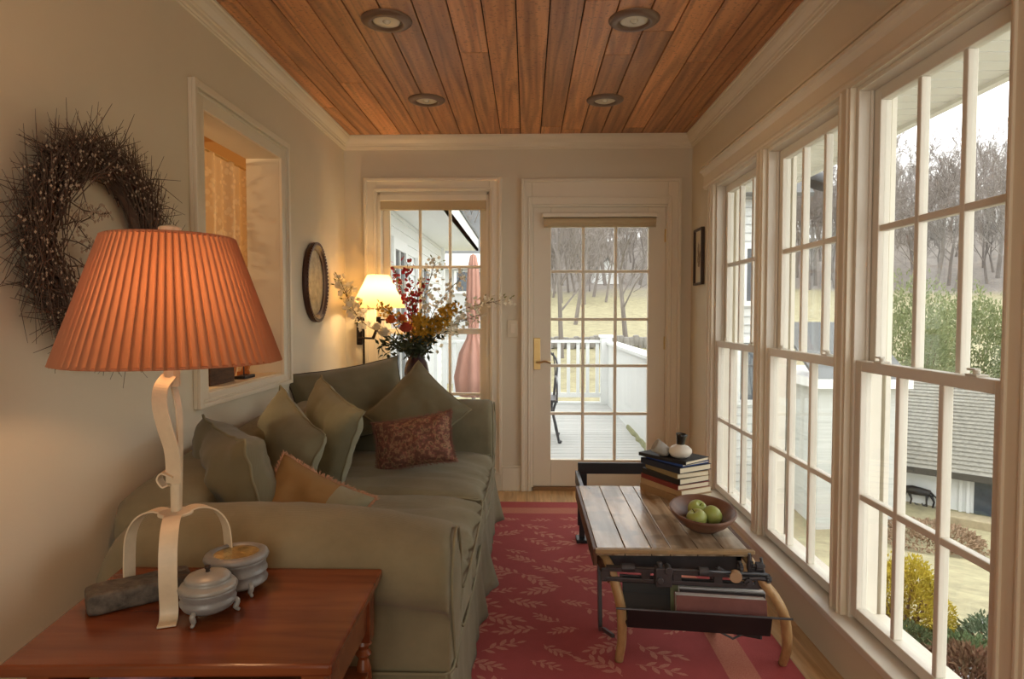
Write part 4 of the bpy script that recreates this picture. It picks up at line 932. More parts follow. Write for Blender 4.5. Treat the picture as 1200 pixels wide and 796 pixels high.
# ------------------------------------------------------------------ wreath
WY, WZ = 1.865, 1.45
t = thing('twig_wreath', 'large swirling twig wreath with tiny white buds on the left wall', 'wreath', (XL+.02, WY, WZ-.35))
TW = mat('wreath_twig', (104, 84, 70), .85, var=.4, vscale=30); BUD = mat('wreath_bud', (176, 158, 136), .8)
rr = random.Random(44)
b = MB(); b.tube([(XL+.035, WY+.21*math.cos(a), WZ+.215*math.sin(a)) for a in [2*PI*i/48 for i in range(49)]], .018, 8, cap=False); b.build('wire_ring', TW, t, smooth=True)
tw = MB(); bd = MB()
for k in range(2300):
    a = rr.random()*2*PI; rad = rr.uniform(.19, .262); x = XL+rr.uniform(.01, .09)
    L_ = rr.uniform(.08, .19); out = rr.uniform(-.15, .8) if rad > .2 else rr.uniform(-.1, .35)
    p = Vector((x, WY+rad*math.cos(a), WZ+rad*math.sin(a)))
    tang = Vector((0, -math.sin(a), math.cos(a))); rdl = Vector((0, math.cos(a), math.sin(a)))
    if math.sin(a) < -.2 or math.cos(a) < -.5: tang = -tang if rr.random() < .75 else tang
    d = (tang*(1 if rr.random() < .8 else -.4)+rdl*out*.75+Vector((rr.uniform(-.12, .28), 0, 0))).normalized()
    q1 = p+d*L_*.5+rdl*rr.uniform(-.01, .02); q2 = q1+(d*.8+rdl*rr.uniform(-.3, .35)+Vector((0, rr.uniform(-.3, .3), rr.uniform(-.3, .3)))).normalized()*L_*.5
    for q in (q1, q2):
        if q.x < XL+.006: q.x = XL+.006
    tw.tube([p, q1, q2], [.0018, .0013, .0006], 4, cap=False)
    if rr.random() < .5:
        s1 = q1+Vector((rr.uniform(-.02, .03), rr.uniform(-.03, .03), rr.uniform(-.03, .03))); s1.x = max(s1.x, XL+.006); tw.tube([q1, s1], [.0012, .0006], 3, cap=False)
    if rr.random() < .42 and out < .8:
        for c in range(2):
            e = p.lerp(q2, rr.uniform(.2, .8))+Vector((rr.uniform(.0, .02), rr.uniform(-.01, .01), rr.uniform(-.01, .01))); r = rr.uniform(.0022, .0042)
            bd.add([e+Vector(v_)*r for v_ in ((1, 0, 0), (-1, 0, 0), (0, 1, 0), (0, -1, 0), (0, 0, 1.3), (0, 0, -1.3))], [(0, 2, 4), (2, 1, 4), (1, 3, 4), (3, 0, 4), (2, 0, 5), (1, 2, 5), (3, 1, 5), (0, 3, 5)])
for k in range(7):        # sprigs crossing the open centre
    a = R(150+k*12); p = Vector((XL+.06, WY+.18*math.cos(a), WZ+.18*math.sin(a)+.02)); pts = [p]
    d = Vector((0, 1, rr.uniform(-.35, .25)))
    for i in range(5): d = (d+Vector((0, rr.uniform(-.1, .1), rr.uniform(-.4, .4)))).normalized(); pts.append(pts[-1]+d*rr.uniform(.025, .045))
    tw.tube(pts, [.002]*len(pts), 4)
    for q in pts[2:]:
        for c in range(5):
            e = q+Vector((rr.uniform(-.01, .015), rr.uniform(-.02, .02), rr.uniform(-.02, .02))); tw.tube([q, e], .0008, 3); r = .0045
            bd.add([e+Vector(v_)*r for v_ in ((1, 0, 0), (-1, 0, 0), (0, 1, 0), (0, -1, 0), (0, 0, 1.3), (0, 0, -1.3))], [(0, 2, 4), (2, 1, 4), (1, 3, 4), (3, 0, 4), (2, 0, 5), (1, 2, 5), (3, 1, 5), (0, 3, 5)])
o = tw.build('twigs', TW, t); o['kind'] = 'stuff'
o = bd.build('buds', BUD, t); o['kind'] = 'stuff'

# ------------------------------------------------------------------ left opening: curtain and things on the ledge
def lace():
    m = bpy.data.materials.new('lace'); m.use_nodes = True; nt = m.node_tree; N = nt.nodes; L = nt.links; b = N['Principled BSDF']
    b.inputs['Base Color'].default_value = rgb((232, 222, 200)); b.inputs['Roughness'].default_value = .9
    tr = N.new('ShaderNodeBsdfTransparent'); tl = N.new('ShaderNodeBsdfTranslucent'); tl.inputs[0].default_value = rgb((210, 186, 140))
    m1 = N.new('ShaderNodeMixShader'); m1.inputs[0].default_value = .45; L.new(b.outputs[0], m1.inputs[1]); L.new(tl.outputs[0], m1.inputs[2])
    tc = N.new('ShaderNodeTexCoord'); v = N.new('ShaderNodeTexVoronoi'); v.inputs['Scale'].default_value = 32; L.new(tc.outputs['Object'], v.inputs[0])
    n = N.new('ShaderNodeTexNoise'); n.inputs['Scale'].default_value = 11; L.new(tc.outputs['Object'], n.inputs[0])
    ad = N.new('ShaderNodeMath'); L.new(v.outputs['Distance'], ad.inputs[0]); L.new(n.outputs[0], ad.inputs[1])
    mr = N.new('ShaderNodeMapRange'); mr.inputs['From Min'].default_value = .8; mr.inputs['From Max'].default_value = .95; mr.inputs['To Min'].default_value = .06; mr.inputs['To Max'].default_value = .40
    L.new(ad.outputs[0], mr.inputs[0])
    m2 = N.new('ShaderNodeMixShader'); L.new(mr.outputs[0], m2.inputs[0]); L.new(m1.outputs[0], m2.inputs[1]); L.new(tr.outputs[0], m2.inputs[2]); L.new(m2.outputs[0], N['Material Output'].inputs[0])
    return m
LACE = lace()
def curtain(label, y0, y1, z0, z1, ph, par):
    b = MB(); n = 50; secs = []
    for i in range(n+1):
        y = y0+(y1-y0)*i/n; s_ = []
        for j in range(11):
            f = j/10; z_ = z1-(z1-z0)*f
            s_.append((-1.50+.016*math.sin(y*62+ph)*(.5+.5*f)+.008*math.sin(y*31+f*2), y+.01*f*math.sin(y*20), z_))
        secs.append(s_)
    return b.loft(secs, closed=False).build('lace_panel', LACE, par, smooth=True)
t = thing('lace_curtain', 'lace curtain hanging behind the opening in the left wall', 'curtain', (-1.5, 2.95, 2.1))
curtain('', 2.80, 3.50, .955, 2.02, 0, t)
MB().tube([(-1.50, 2.4, 2.02), (-1.50, 3.5, 2.02)], .006, 8).build('curtain_rod', BRASS, t)
MB().box(-1.50, -1.30, 2.548, 3.352, .925, .943)
struct(MB().box(-1.60, XL+.0, 2.5485, 3.3515, .9402, .947).build('trim_8', mat('ledge_paint', (226, 208, 172), .5)))
b = MB(); b.box(-1.44, -1.34, 2.70, 2.93, .947, 1.04); b.box(-1.445, -1.335, 2.695, 2.935, 1.04, 1.05)
tag(b.build('wooden_box', mat('rough_box', (104, 74, 50), .8, var=.5, vscale=16, stretch=(1, 1, 6), c2=(62, 42, 28)), bevel=.003), 'rough brown wooden box on the ledge of the left opening', 'box')
t = thing('tilted_frame', 'small orange wood frame leaning on the ledge of the left opening', 'frame', (-1.40, 3.2, .947))
b = MB(); b.tube([(-1.40, 3.16, .955), (-1.38, 3.335, 1.21)], 0, flat=(.03, .02, (1, 0, 0))).tube([(-1.43, 3.10, .955), (-1.43, 3.22, 1.13)], 0, flat=(.02, .015, (1, 0, 0))).tube([(-1.43, 3.16, .96), (-1.37, 3.16, .96)], 0, flat=(.02, .015)); b.build('frame_wood', mat('orange_wood', (190, 118, 60), .5), t)
t = thing('stand_base', 'small black metal stand with a thin stem on the left opening ledge', 'stand', (-1.37, 3.03, .947))
MB().box(-1.375, -1.325, 3.0, 3.12, .947, .962).build('base', BLACK, t, bevel=.003); MB().tube([(-1.35, 3.05, .96), (-1.35, 3.05, 1.05)], .003, 8).build('stem', BLACK, t)

# ================================================================== OUTSIDE
def gh(x, y):
    r = math.hypot(x-0, y); a = math.atan2(x, y)
    if r < 12: h = -.6-.2*max(0, r-2.5)
    elif r < 85: h = -2.5+(r-12)*.095
    else: h = 4.4+(r-85)*.19
    if r > 30: h += 1.5*nz((x*.02, y*.02, 0), 1)*min(1, (r-30)/60)*(3 if r > 100 else 1)
    return min(h, 4.4+14.5+3*nz((a*3, 0, 0), 1)+2*nz((a*11, 0, 0), 1))
GR = bpy.data.materials.new('winter_lawn'); GR.use_nodes = True
def ground_mat():
    nt = GR.node_tree; N = nt.nodes; L = nt.links; b = N['Principled BSDF']; b.inputs['Roughness'].default_value = .95
    tc = N.new('ShaderNodeTexCoord'); sp = N.new('ShaderNodeSeparateXYZ'); L.new(tc.outputs['Object'], sp.inputs[0])
    n = N.new('ShaderNodeTexNoise'); n.inputs['Scale'].default_value = 2.2; n.inputs['Detail'].default_value = 10; n.inputs['Roughness'].default_value = .75; L.new(tc.outputs['Object'], n.inputs[0])
    r = N.new('ShaderNodeValToRGB'); e = r.color_ramp.elements; e[0].position = .35; e[0].color = rgb((132, 124, 98)); e[1].position = .65; e[1].color = rgb((172, 165, 130)); L.new(n.outputs[0], r.inputs[0])
    n2 = N.new('ShaderNodeTexNoise'); n2.inputs['Scale'].default_value = .9; n2.inputs['Detail'].default_value = 12; n2.inputs['Roughness'].default_value = .85; L.new(tc.outputs['Object'], n2.inputs[0])
    r2 = N.new('ShaderNodeValToRGB'); e = r2.color_ramp.elements; e[0].position = .38; e[0].color = rgb((112, 105, 100)); e[1].position = .62; e[1].color = rgb((144, 136, 128)); L.new(n2.outputs[0], r2.inputs[0])
    vl = N.new('ShaderNodeVectorMath'); vl.operation = 'LENGTH'; L.new(tc.outputs['Object'], vl.inputs[0])
    n3 = N.new('ShaderNodeTexNoise'); n3.inputs['Scale'].default_value = .06; L.new(tc.outputs['Object'], n3.inputs[0])
    ml = N.new('ShaderNodeMath'); ml.operation = 'MULTIPLY_ADD'; L.new(n3.outputs[0], ml.inputs[0]); ml.inputs[1].default_value = -45; L.new(vl.outputs['Value'], ml.inputs[2])
    mr = N.new('ShaderNodeMapRange'); mr.inputs['From Min'].default_value = 42; mr.inputs['From Max'].default_value = 56; L.new(ml.outputs[0], mr.inputs[0])
    mx = N.new('ShaderNodeMix'); mx.data_type = 'RGBA'; L.new(mr.outputs[0], mx.inputs[0]); L.new(r.outputs[0], mx.inputs[6]); L.new(r2.outputs[0], mx.inputs[7]); L.new(mx.outputs[2], b.inputs['Base Color'])
ground_mat()
b = MB(); rs = [.0, 1.2, 1.8, 2.5, 3.2, 4, 5, 6, 7, 8.5, 10, 12, 14, 17, 20, 25, 30, 38, 46, 56, 68, 80, 88, 96, 106, 118, 130, 145, 160, 180, 200]
vs = []; NA = 90
for r in rs:
    for i in range(NA+1):
        a = R(-70+180*i/NA); x, y = r*math.sin(a), r*math.cos(a); vs.append((x, y, gh(x, y) if r > 0 else -.6))
b.add(vs, [(k*(NA+1)+i, k*(NA+1)+i+1, (k+1)*(NA+1)+i+1, (k+1)*(NA+1)+i) for k in range(len(rs)-1) for i in range(NA)])
struct(b.build('ground', GR, smooth=True))
# mulch bed
b = MB(); rows = []
for i in range(15):
    y = 1.0+i*.42; rows.append([(x, y, gh(x, y)+.03) for x in (1.28, 1.6, 2.0, 2.4, 2.8+.25*math.sin(y*1.7), 3.1+.3*math.sin(y*1.7))])
b.loft(rows, closed=False)
struct(b.build('garden_bed', mat('mulch', (92, 70, 58), .95, var=.6, vscale=16, c2=(52, 40, 34), bump=1, bscale=30)))
# house exterior: outer cladding and soffit
struct(MB().box(XO+.0, XO+.02, YN, YB+.16, -1.2, WZ0-.03).build('wall_outside', WHITE))
b = MB(); y = YN
while y < YB+.9: b.box(XO+.03, 2.02, y+.005, y+.095, 2.27, 2.285); y += .1
b.box(XO, 2.04, YN, YB+.9, 2.282, 2.31, 1).box(2.02, 2.06, YN, YB+.9, 2.25, 2.40)
struct(b.build('soffit', [mat('soffit_vinyl', (238, 238, 232), .6), mat('soffit_groove', (120, 120, 116), .8)], None))
# deck
DK = mat('deck_boards', (190, 190, 186), .7, var=.18, vscale=4, stretch=(1, 12, 1), island=.08)
b = MB(); y = YB+.17
while y < 9.95: b.box(-3.2, 1.20, y+.004, y+.136, -.14, -.10); y += .14
b.box(-3.2, 1.2, YB+.17, 9.95, -.25, -.145, 0)
struct(b.build('deck', [DK, DARKGAP]))
WHT = WHITE
def rail(label, p0, p1, n, top=.86, z0=-.10, balw=.05):
    t = thing('deck_railing', label, 'railing', (p0[0], p0[1], z0)); p0, p1 = Vector((*p0, 0)), Vector((*p1, 0)); d = (p1-p0); L_ = d.length; d.normalize(); a = math.atan2(d.y, d.x)
    M = Matrix.Translation((p0.x, p0.y, 0)) @ Matrix.Rotation(a, 4, 'Z')
    b = MB(); b.M = M; b.box(0, L_, -.045, .045, top-.04, top).build('top_rail', WHT, t, bevel=.004)
    b = MB(); b.M = M; b.box(0, L_, -.02, .02, z0+.10, z0+.17).box(0, L_, -.03, .03, z0+.001, z0+.03).build('bottom_rail', WHT, t)
    for k in range(n):
        x = L_*(k+.5)/n; b = MB(); b.M = M; b.box(x-balw/2, x+balw/2, -.015, .015, z0+.17, top-.04); b.build('baluster', WHT, t)
rail('white deck railing at the far end of the deck, seen through the glass door', (-1.6, 9.75), (1.12, 9.75), 19)
b = thing('deck_railing', 'white low railing across the deck, behind the folded umbrella', 'railing', (-1.4, 9.0, -.1)) if 0 else None
t = thing('parapet_wall', 'solid white deck wall with a sloping cap along the window side', 'wall', (1.2, 7, -.1))
MB().box(1.20, 1.32, YB+.2, 9.7, -.6, .80).build('wall_panel', WHT, t)
MB().box(1.17, 1.35, YB+.2, 9.7, .80, .84).build('cap', WHT, t, bevel=.005)
MB().box(1.10, 1.26, 9.66, 9.84, -.3, .90).box(1.08, 1.28, 9.64, 9.86, .90, .94).build('corner_post', WHT, t, bevel=.005)
b = MB(); rr = random.Random(2); pts = []
for i in range(24):
    y = 5.4+i*.10; w = .025+.03*nz((y*3, 0, 0), 2); pts.append([(1.20, y, -.055+.02*nz((y*5, 1, 0), 1)), (1.195-w*.4, y, -.06), (1.195-w, y, -.098)])
o = b.loft(pts, closed=False).build('moss_strip', mat('moss', (150, 150, 112), .95, var=.4, vscale=20), None); tag(o, 'strip of green moss along the foot of the white deck wall', 'moss', kind='stuff')

# wing of the house on the left of the deck
t = thing('house_wing', 'white clapboard wing of the house along the left side of the deck', 'house', (-1.6, 8, -.1))
b = MB(); z = -.1
while z < 2.35: b.add([(-1.44, YB+.17, z), (-1.44, 11, z), (-1.455, 11, z+.115), (-1.455, YB+.17, z+.115)], [(0, 1, 2, 3)]); b.add([(-1.44, YB+.17, z), (-1.44, 11, z), (-1.455, 11, z-.0005), (-1.455, YB+.17, z-.0005)], [(3, 2, 1, 0)]); z += .115
b.box(-4, -1.456, YB+.17, 11, -.1, 2.4); b.build('clapboard_wall', WHITE, t)
MB().box(-1.46, -1.40, 10.9, 11.04, -.1, 2.36).build('corner_board', WHITE, t)
SHG = mat('grey_shingle', (118, 120, 120), .9, var=.4, vscale=12, stretch=(3, 3, 10), bump=.6, bscale=20)
b = MB().box(-1.44, -.86, YB+.6, 11.4, 2.36, 2.40).box(-.90, -.86, YB+.6, 11.4, 2.36, 2.56); b.build('eave', WHITE, t)
b = MB(); b.add([(-.84, YB+.6, 2.56), (-.84, 11.4, 2.56), (-3.6, 11.4, 4.4), (-3.6, YB+.6, 4.4), (-.84, YB+.6, 2.60), (-.84, 11.4, 2.60), (-3.6, 11.4, 4.44), (-3.6, YB+.6, 4.44)], [(0, 1, 2, 3), (7, 6, 5, 4), (0, 4, 5, 1), (1, 5, 6, 2)]); b.build('roof', SHG, t)
DG = mat('dark_window', (84, 92, 100), .15, var=.4, vscale=4)
for y0, y1, z0, z1 in ((5.4, 6.1, .75, 1.85), (6.9, 7.5, .0, 1.95), (8.4, 9.2, .75, 1.85)):
    b = MB(); frame_x(b, -1.44, -1.40, (y0-.09, y1+.09, z0-.09, z1+.12), (y0, y1, z0, z1)); b.box(-1.44, -1.41, (y0+y1)/2-.015, (y0+y1)/2+.015, z0, z1).box(-1.44, -1.41, y0, y1, (z0+z1)/2-.015, (z0+z1)/2+.015)
    f = b.build('window', WHITE, t); MB().box(-1.452, -1.425, y0, y1, z0, z1).build('pane', DG, f)
# closed umbrella on the deck
ux, uy = -.60, 7.2
t = thing('closed_umbrella', 'closed salmon pink patio umbrella standing on the deck outside the window', 'umbrella', (ux, uy, -.1))
MB().tube([(ux, uy, -.06), (ux, uy, 1.88)], .02, 12).build('pole', mat('umbrella_pole', (220, 214, 204), .5), t)
b = MB(); fn2 = lambda r, t_, z: r*(1+.16*math.cos(8*t_)); b.lathe([(0, 1.92), (.03, 1.9), (.055, 1.75), (.075, 1.35), (.05, 1.08), (.07, .98), (.14, .82), (.19, .55), (.17, .35), (.10, .33)], (ux, uy, 0), 64, fn=fn2); b.build('canopy', mat('salmon_canvas', (200, 152, 136), .9, var=.1, vscale=5), t, smooth=True)
MB().tube([(ux+.07*math.cos(a), uy+.07*math.sin(a), 1.06) for a in [2*PI*i/20 for i in range(21)]], .010, 6, cap=False).build('tie', mat('tie_dark', (60, 58, 60), .8), t)
MB().lathe([(0, 0), (.24, 0), (.24, .03), (.05, .06), (.035, .2), (0, .2)], (ux, uy, -.0995), 24).build('base', IRON, t)
# wrought iron chair on the deck
t = thing('iron_garden_chair', 'black wrought iron garden chair leg and arm at the left edge of the glass door', 'chair', (.1, 6.9, -.1))
for x, y in ((.30, 6.75), (-.18, 6.75), (.30, 7.2), (-.18, 7.2)):
    MB().tube(spline([(x+.0, y, .34), (x-.03, y, .22), (x+.0, y, .08), (x+.03, y, -.07), (x+.055, y-.01, -.088)], 5), [.014]*16+[.02]*5, 8).build('leg', IRON, t)
b = MB(); b.box(-.2, .32, 6.73, 7.22, .33, .355); b.build('seat', IRON, t, bevel=.004)
b = MB()
for k in range(7): x = -.16+k*.075; b.tube(spline([(x, 7.2, .35), (x+.02, 7.24, .6), (x, 7.27, .82)], 4), .007, 6)
b.tube(spline([(-.18, 7.2, .35), (-.2, 7.27, .75), (.06, 7.29, .88), (.32, 7.27, .75), (.30, 7.2, .35)], 6), .012, 8); b.build('backrest', IRON, t)
for x in (-.2, .31): MB().tube(spline([(x, 7.22, .55), (x, 7.0, .58), (x, 6.78, .54), (x, 6.74, .48), (x, 6.76, .34)], 5), .010, 8).build('armrest', IRON, t)

# neighbour building down the slope (roof below eye level)
t = thing('neighbour_garage', 'low white outbuilding with a wide grey shingle roof below the lawn', 'building', (7.3, 11.8, -2.5))
e0, e1 = Vector((4.6, 14.05, -1.57)), Vector((10.2, 9.25, -1.57)); dv = (e1-e0).normalized(); pv = Vector((-dv.y, dv.x, 0)); 
if pv.y < 0: pv = -pv
rg = 3.4
b = MB(); nrow = 26
for k in range(nrow):
    f0, f1 = k/nrow, (k+1)/nrow+.004
    q = [e0+pv*rg*f0+Vector((0, 0, 1.44*f0+.03)), e1+pv*rg*f0+Vector((0, 0, 1.44*f0+.03)), e1+pv*rg*f1+Vector((0, 0, 1.44*f1)), e0+pv*rg*f1+Vector((0, 0, 1.44*f1))]
    lo = [q[0]-Vector((0, 0, .03)), q[1]-Vector((0, 0, .03))]
    b.add(q+lo, [(0, 1, 2, 3), (4, 5, 1, 0)])
SH2 = mat('weathered_shingle', (150, 146, 134), .9, var=.35, vscale=7, stretch=(2, 2, 6), c2=(104, 102, 94))
b.build('roof', SH2, t)
b = MB(); w0, w1 = e0+pv*.35, e1+pv*.35
def wallq(b, p, q, z0, z1, th_=.1): b.add([(p.x, p.y, z0), (q.x, q.y, z0), (q.x, q.y, z1), (p.x, p.y, z1), (p.x+pv.x*th_, p.y+pv.y*th_, z0), (q.x+pv.x*th_, q.y+pv.y*th_, z0), (q.x+pv.x*th_, q.y+pv.y*th_, z1), (p.x+pv.x*th_, p.y+pv.y*th_, z1)], [(0, 1, 2, 3), (7, 6, 5, 4), (0, 4, 5, 1), (1, 5, 6, 2), (2, 6, 7, 3), (3, 7, 4, 0)])
wallq(b, w0, w1, -3.1, -1.45); wallq(b, w0+pv*5, w1+pv*5, -3.1, -1.45); b.build('wall', WHITE, t)
b = MB(); wallq(b, e0-pv*.02, e1-pv*.02, -1.66, -1.54, .05); b.build('gutter', mat('gutter_dark', (70, 66, 60), .5), t)
mid = w0.lerp(w1, .56)-pv*.02; m2 = w0.lerp(w1, .66)-pv*.02; b = MB(); wallq(b, mid, m2, -2.35, -1.62, .01); b.build('window', DG, t)
for f in (.53, .545, .665):
    p = w0.lerp(w1, f)-pv*.04; b = MB(); wallq(b, p, p+dv*.05, -2.6, -1.6, .02); b.build('trim_board', WHITE, t)
# dog silhouette ornament on that wall
dp = w0.lerp(w1, .445)-pv*.09
t = thing('dog_ornament', 'dark metal dog silhouette standing against the white outbuilding wall', 'ornament', (dp.x, dp.y, -2.4))
def DP(u, z): return (dp.x+dv.x*u, dp.y+dv.y*u, -2.30+z)
b = MB(); b.tube([DP(-.22, .27), DP(-.1, .27), DP(.08, .26), DP(.2, .25)], [.06, .085, .075, .06], 8).tube([DP(-.22, .28), DP(-.30, .36), DP(-.40, .36)], [.055, .05, .02], 8).tube([DP(.2, .27), DP(.30, .18), DP(.33, .08)], [.02, .014, .01], 6)
for u, s_ in ((-.2, -.02), (-.14, .04), (.15, -.01), (.21, .05)): b.tube([DP(u, .22), DP(u+s_, .1), DP(u+s_*.5, -.02)], [.035, .018, .016], 6)
b.build('dog_figure', BLACK, t, smooth=True)
b = MB(); rr = random.Random(9)
b.tube([DP(-.45, -.03), DP(.5, -.03)], .015, 6)
for k in range(22): u = rr.uniform(-.45, .55); b.tube([DP(u, -.03), DP(u+rr.uniform(-.1, .1), rr.uniform(.0, .08))], .012, 5); b.tube([DP(u, -.06), DP(u+.1, -.12)], .01, 5)
b.build('leafy_base', IRON, t)
# stone planter / wall near building
tp = w0.lerp(w1, .575)-pv*.55
b = MB(); b.M = Matrix.Translation((tp.x, tp.y, -2.55)) @ Matrix.Rotation(math.atan2(dv.y, dv.x), 4, 'Z'); b.box(-.5, .5, -.2, .2, 0, .32)
tag(b.build('stone_planter', mat('sandstone', (176, 162, 132), .9, var=.3, vscale=10), bevel=.02), 'pale stone block planter beside the outbuilding wall', 'planter')
# white house and grey wing to the left of it
t = thing('neighbour_house', 'white clapboard neighbour house seen through the two farther windows', 'house', (4.3, 12.6, -2))
SIDE = mat('white_siding', (216, 218, 216), .7, bump=.5, bscale=1)
b = MB().box(3.45, 5.0, 12.6, 16, -2.6, 3.6); b.build('wall', SIDE, t)
b = MB(); z = -2
while z < 3.5: b.box(3.45, 5.0, 12.58, 12.6, z, z+.012); z += .16
b.build('siding_shadow_line', mat('siding_grey', (168, 170, 170), .8), t)
b = MB(); b.add([(3.2, 12.2, 3.5), (5.3, 12.2, 3.5), (5.3, 14.3, 5.2), (3.2, 14.3, 5.2)], [(0, 1, 2, 3)]); b.build('roof', SHG, t, solid=.08)
for x0, x1, z0, z1 in ((3.6, 3.95, 1.6, 2.6), (4.2, 4.75, 1.5, 2.5), (4.1, 4.7, -.4, .7), (3.6, 3.9, -.4, .7)):
    b = MB(); frame_y(b, 12.55, 12.6, (x0-.1, x1+.1, z0-.1, z1+.1), (x0, x1, z0, z1)); f = b.build('window', WHITE, t); MB().box(x0, x1, 12.57, 12.59, z0, z1).build('pane', DG, f)
t = thing('grey_shed', 'grey shingled shed with a white eave between the white house and the outbuilding', 'building', (5.6, 11.4, -2))
b = MB().box(5.0, 6.3, 11.2, 14, -2.6, .0); b.build('wall', mat('grey_siding', (206, 208, 204), .85, var=.25, vscale=3, stretch=(.3, .3, 14)), t)
MB().box(4.85, 6.45, 10.95, 14, .0, .16).build('eave', WHITE, t)
b = MB(); b.add([(4.85, 10.95, .16), (6.45, 10.95, .16), (6.45, 12.6, 1.1), (4.85, 12.6, 1.1)], [(0, 1, 2, 3)]); b.build('roof', SHG, t, solid=.06)
f = MB().box(5.25, 5.75, 11.17, 11.2, -2.0, -1.1).build('window', WHITE, t); MB().box(5.3, 5.7, 11.15, 11.17, -1.95, -1.15).build('pane', DG, f)
# far grey house behind the deck (left window), white gabled house on the hillside
t = thing('distant_house', 'grey house with a white band beyond the deck, through the flower-side window', 'house', (-2.2, 24, -1))
MB().box(-5.5, -1.2, 24, 30, -2, 3.0).build('wall', mat('far_grey', (176, 178, 178), .8), t)
MB().box(-5.8, -1.0, 23.7, 24, 2.9, 3.45).build('fascia', WHITE, t)
b = MB(); b.add([(-5.8, 23.7, 3.45), (-1.0, 23.7, 3.45), (-1.0, 27.5, 6.4), (-5.8, 27.5, 6.4)], [(0, 1, 2, 3)]); b.build('roof', SHG, t, solid=.1)
for x0 in (-2.6, -4.2):
    f = MB().box(x0-.1, x0+1.0, 23.92, 23.98, 2.0, 2.85).build('window', WHITE, t); MB().box(x0, x0+.9, 23.88, 23.92, 2.1, 2.8).build('pane', DG, f)
t = thing('distant_house', 'small white gabled house on the hillside through the upper door panes', 'house', (10.3, 84, 3))
g0 = gh(10.3, 84); b = MB().box(8.6, 12.0, 84, 88, g0-1, g0+1.9); b.add([(8.6, 84, g0+1.9), (12, 84, g0+1.9), (10.3, 84, g0+3.4)], [(0, 1, 2)]); b.build('wall', WHITE, t)
b = MB(); b.add([(8.3, 83.7, g0+1.7), (10.3, 83.7, g0+3.5), (10.3, 88, g0+3.5), (8.3, 88, g0+1.7)], [(0, 1, 2, 3)]); b.add([(10.3, 83.7, g0+3.5), (12.3, 83.7, g0+1.7), (12.3, 88, g0+1.7), (10.3, 88, g0+3.5)], [(0, 1, 2, 3)]); b.build('roof', SHG, t, solid=.15)
b = MB(); rr = random.Random(4)
for k in range(90):
    x = -6+k*.25; y = 33+rr.uniform(-.15, .15); b.soft((x, y, gh(x, y)+.25+rr.uniform(0, .12)), (.34, .4, .6), .12, 3)
tag(b.build('stone_wall', mat('field_stone', (150, 146, 140), .9, var=.3, vscale=3)), 'low grey fieldstone wall crossing the lawn beyond the deck', 'wall')

# plants
def bush(name, label, x, y, rx, rz_, n, ls, m, seed, grp=None, flatb=.15, zoff=0, ry=None):
    rr = random.Random(seed); g = gh(x, y)+zoff; ry = ry or rx; t = thing(name, label, 'shrub', (x, y, g), grp); b = MB()
    for k in range(n):
        u = rr.uniform(-flatb, 1); a = rr.random()*2*PI; c = math.sqrt(max(0, 1-max(0, u)**2)); rad = rr.uniform(.55, 1.0)**.5*(1+.22*nz((math.cos(a)*1.5, math.sin(a)*1.5, u*1.5), 1.6, seed))
        p = Vector((x+rx*c*rad*math.cos(a), y+ry*c*rad*math.sin(a), g+max(.01, rz_*u*rad+rz_*flatb*.3)))
        d = (Vector((c*math.cos(a), c*math.sin(a), u+.3))+Vector((rr.gauss(0, .5), rr.gauss(0, .5), rr.gauss(0, .5)))); leafq(b, p, d, ls*rr.uniform(.6, 1.3), ls*.45, rr)
    b.build('foliage', m, t)
    s_ = MB()
    for k in range(9):
        a = k*.7; s_.tube([(x, y, g-.05), (x+rx*.35*math.cos(a), y+ry*.35*math.sin(a), g+rz_*.35), (x+rx*.6*math.cos(a), y+ry*.6*math.sin(a), g+rz_*.7)], [.02, .012, .005], 5)
    s_.build('stems', TWIG, t)
YEL = mat('golden_needles', (206, 184, 66), .8, var=.25, vscale=9, c2=(160, 146, 50), trans=.2)
GRN = mat('evergreen', (124, 138, 108), .8, var=.35, vscale=2, c2=(88, 102, 78), trans=.15)
GRN2 = mat('light_evergreen', (150, 156, 110), .8, var=.3, vscale=2, c2=(112, 124, 88), trans=.15)
BRN = mat('brown_heath', (132, 92, 72), .9, var=.4, vscale=12, c2=(96, 84, 56))
DGR = mat('bed_green', (104, 122, 80), .8, var=.35, vscale=8, trans=.15)
bush('golden_shrub', 'round bright yellow evergreen shrub in the garden bed', 2.90, 5.0, .33, .58, 8000, .036, YEL, 1)
bush('garden_shrub', 'reddish brown low shrub close under the nearest window', 2.62, 3.85, .30, .26, 2600, .045, BRN, 2)
bush('garden_shrub', 'spreading green low shrub beyond the reddish brown one', 3.0, 4.45, .34, .16, 1500, .05, DGR, 3)
bush('garden_shrub', 'small green plant at the foot of the yellow shrub', 2.75, 4.65, .20, .18, 800, .045, DGR, 4)
bush('garden_shrub', 'dark green shrub at the edge of the stone path', 3.35, 4.7, .22, .28, 1200, .045, GRN, 5)
bush('bare_hedge', 'brown leafless hedge along the outbuilding wall', 8.6, 9.2, .8, .30, 3000, .07, BRN, 6)
bush('bare_hedge', 'pale brown hedge in front of the dog ornament', 6.6, 10.7, .8, .20, 2200, .07, mat('pale_heath', (164, 138, 112), .9, var=.3, vscale=8), 7)
bush('evergreen_shrub', 'tall grey green evergreen behind the outbuilding roof, left pane', 10.4, 18.2, 1.7, 4.6, 15000, .11, GRN2, 8, zoff=-1)
bush('evergreen_shrub', 'light green evergreen behind the outbuilding roof, middle pane', 13.6, 20.0, 2.0, 4.0, 15000, .12, GRN2, 9, zoff=-1)
bush('evergreen_shrub', 'dark green tall evergreen in the right pane behind the roof', 17.0, 20.0, 2.4, 5.6, 17000, .12, GRN, 10, zoff=-1)
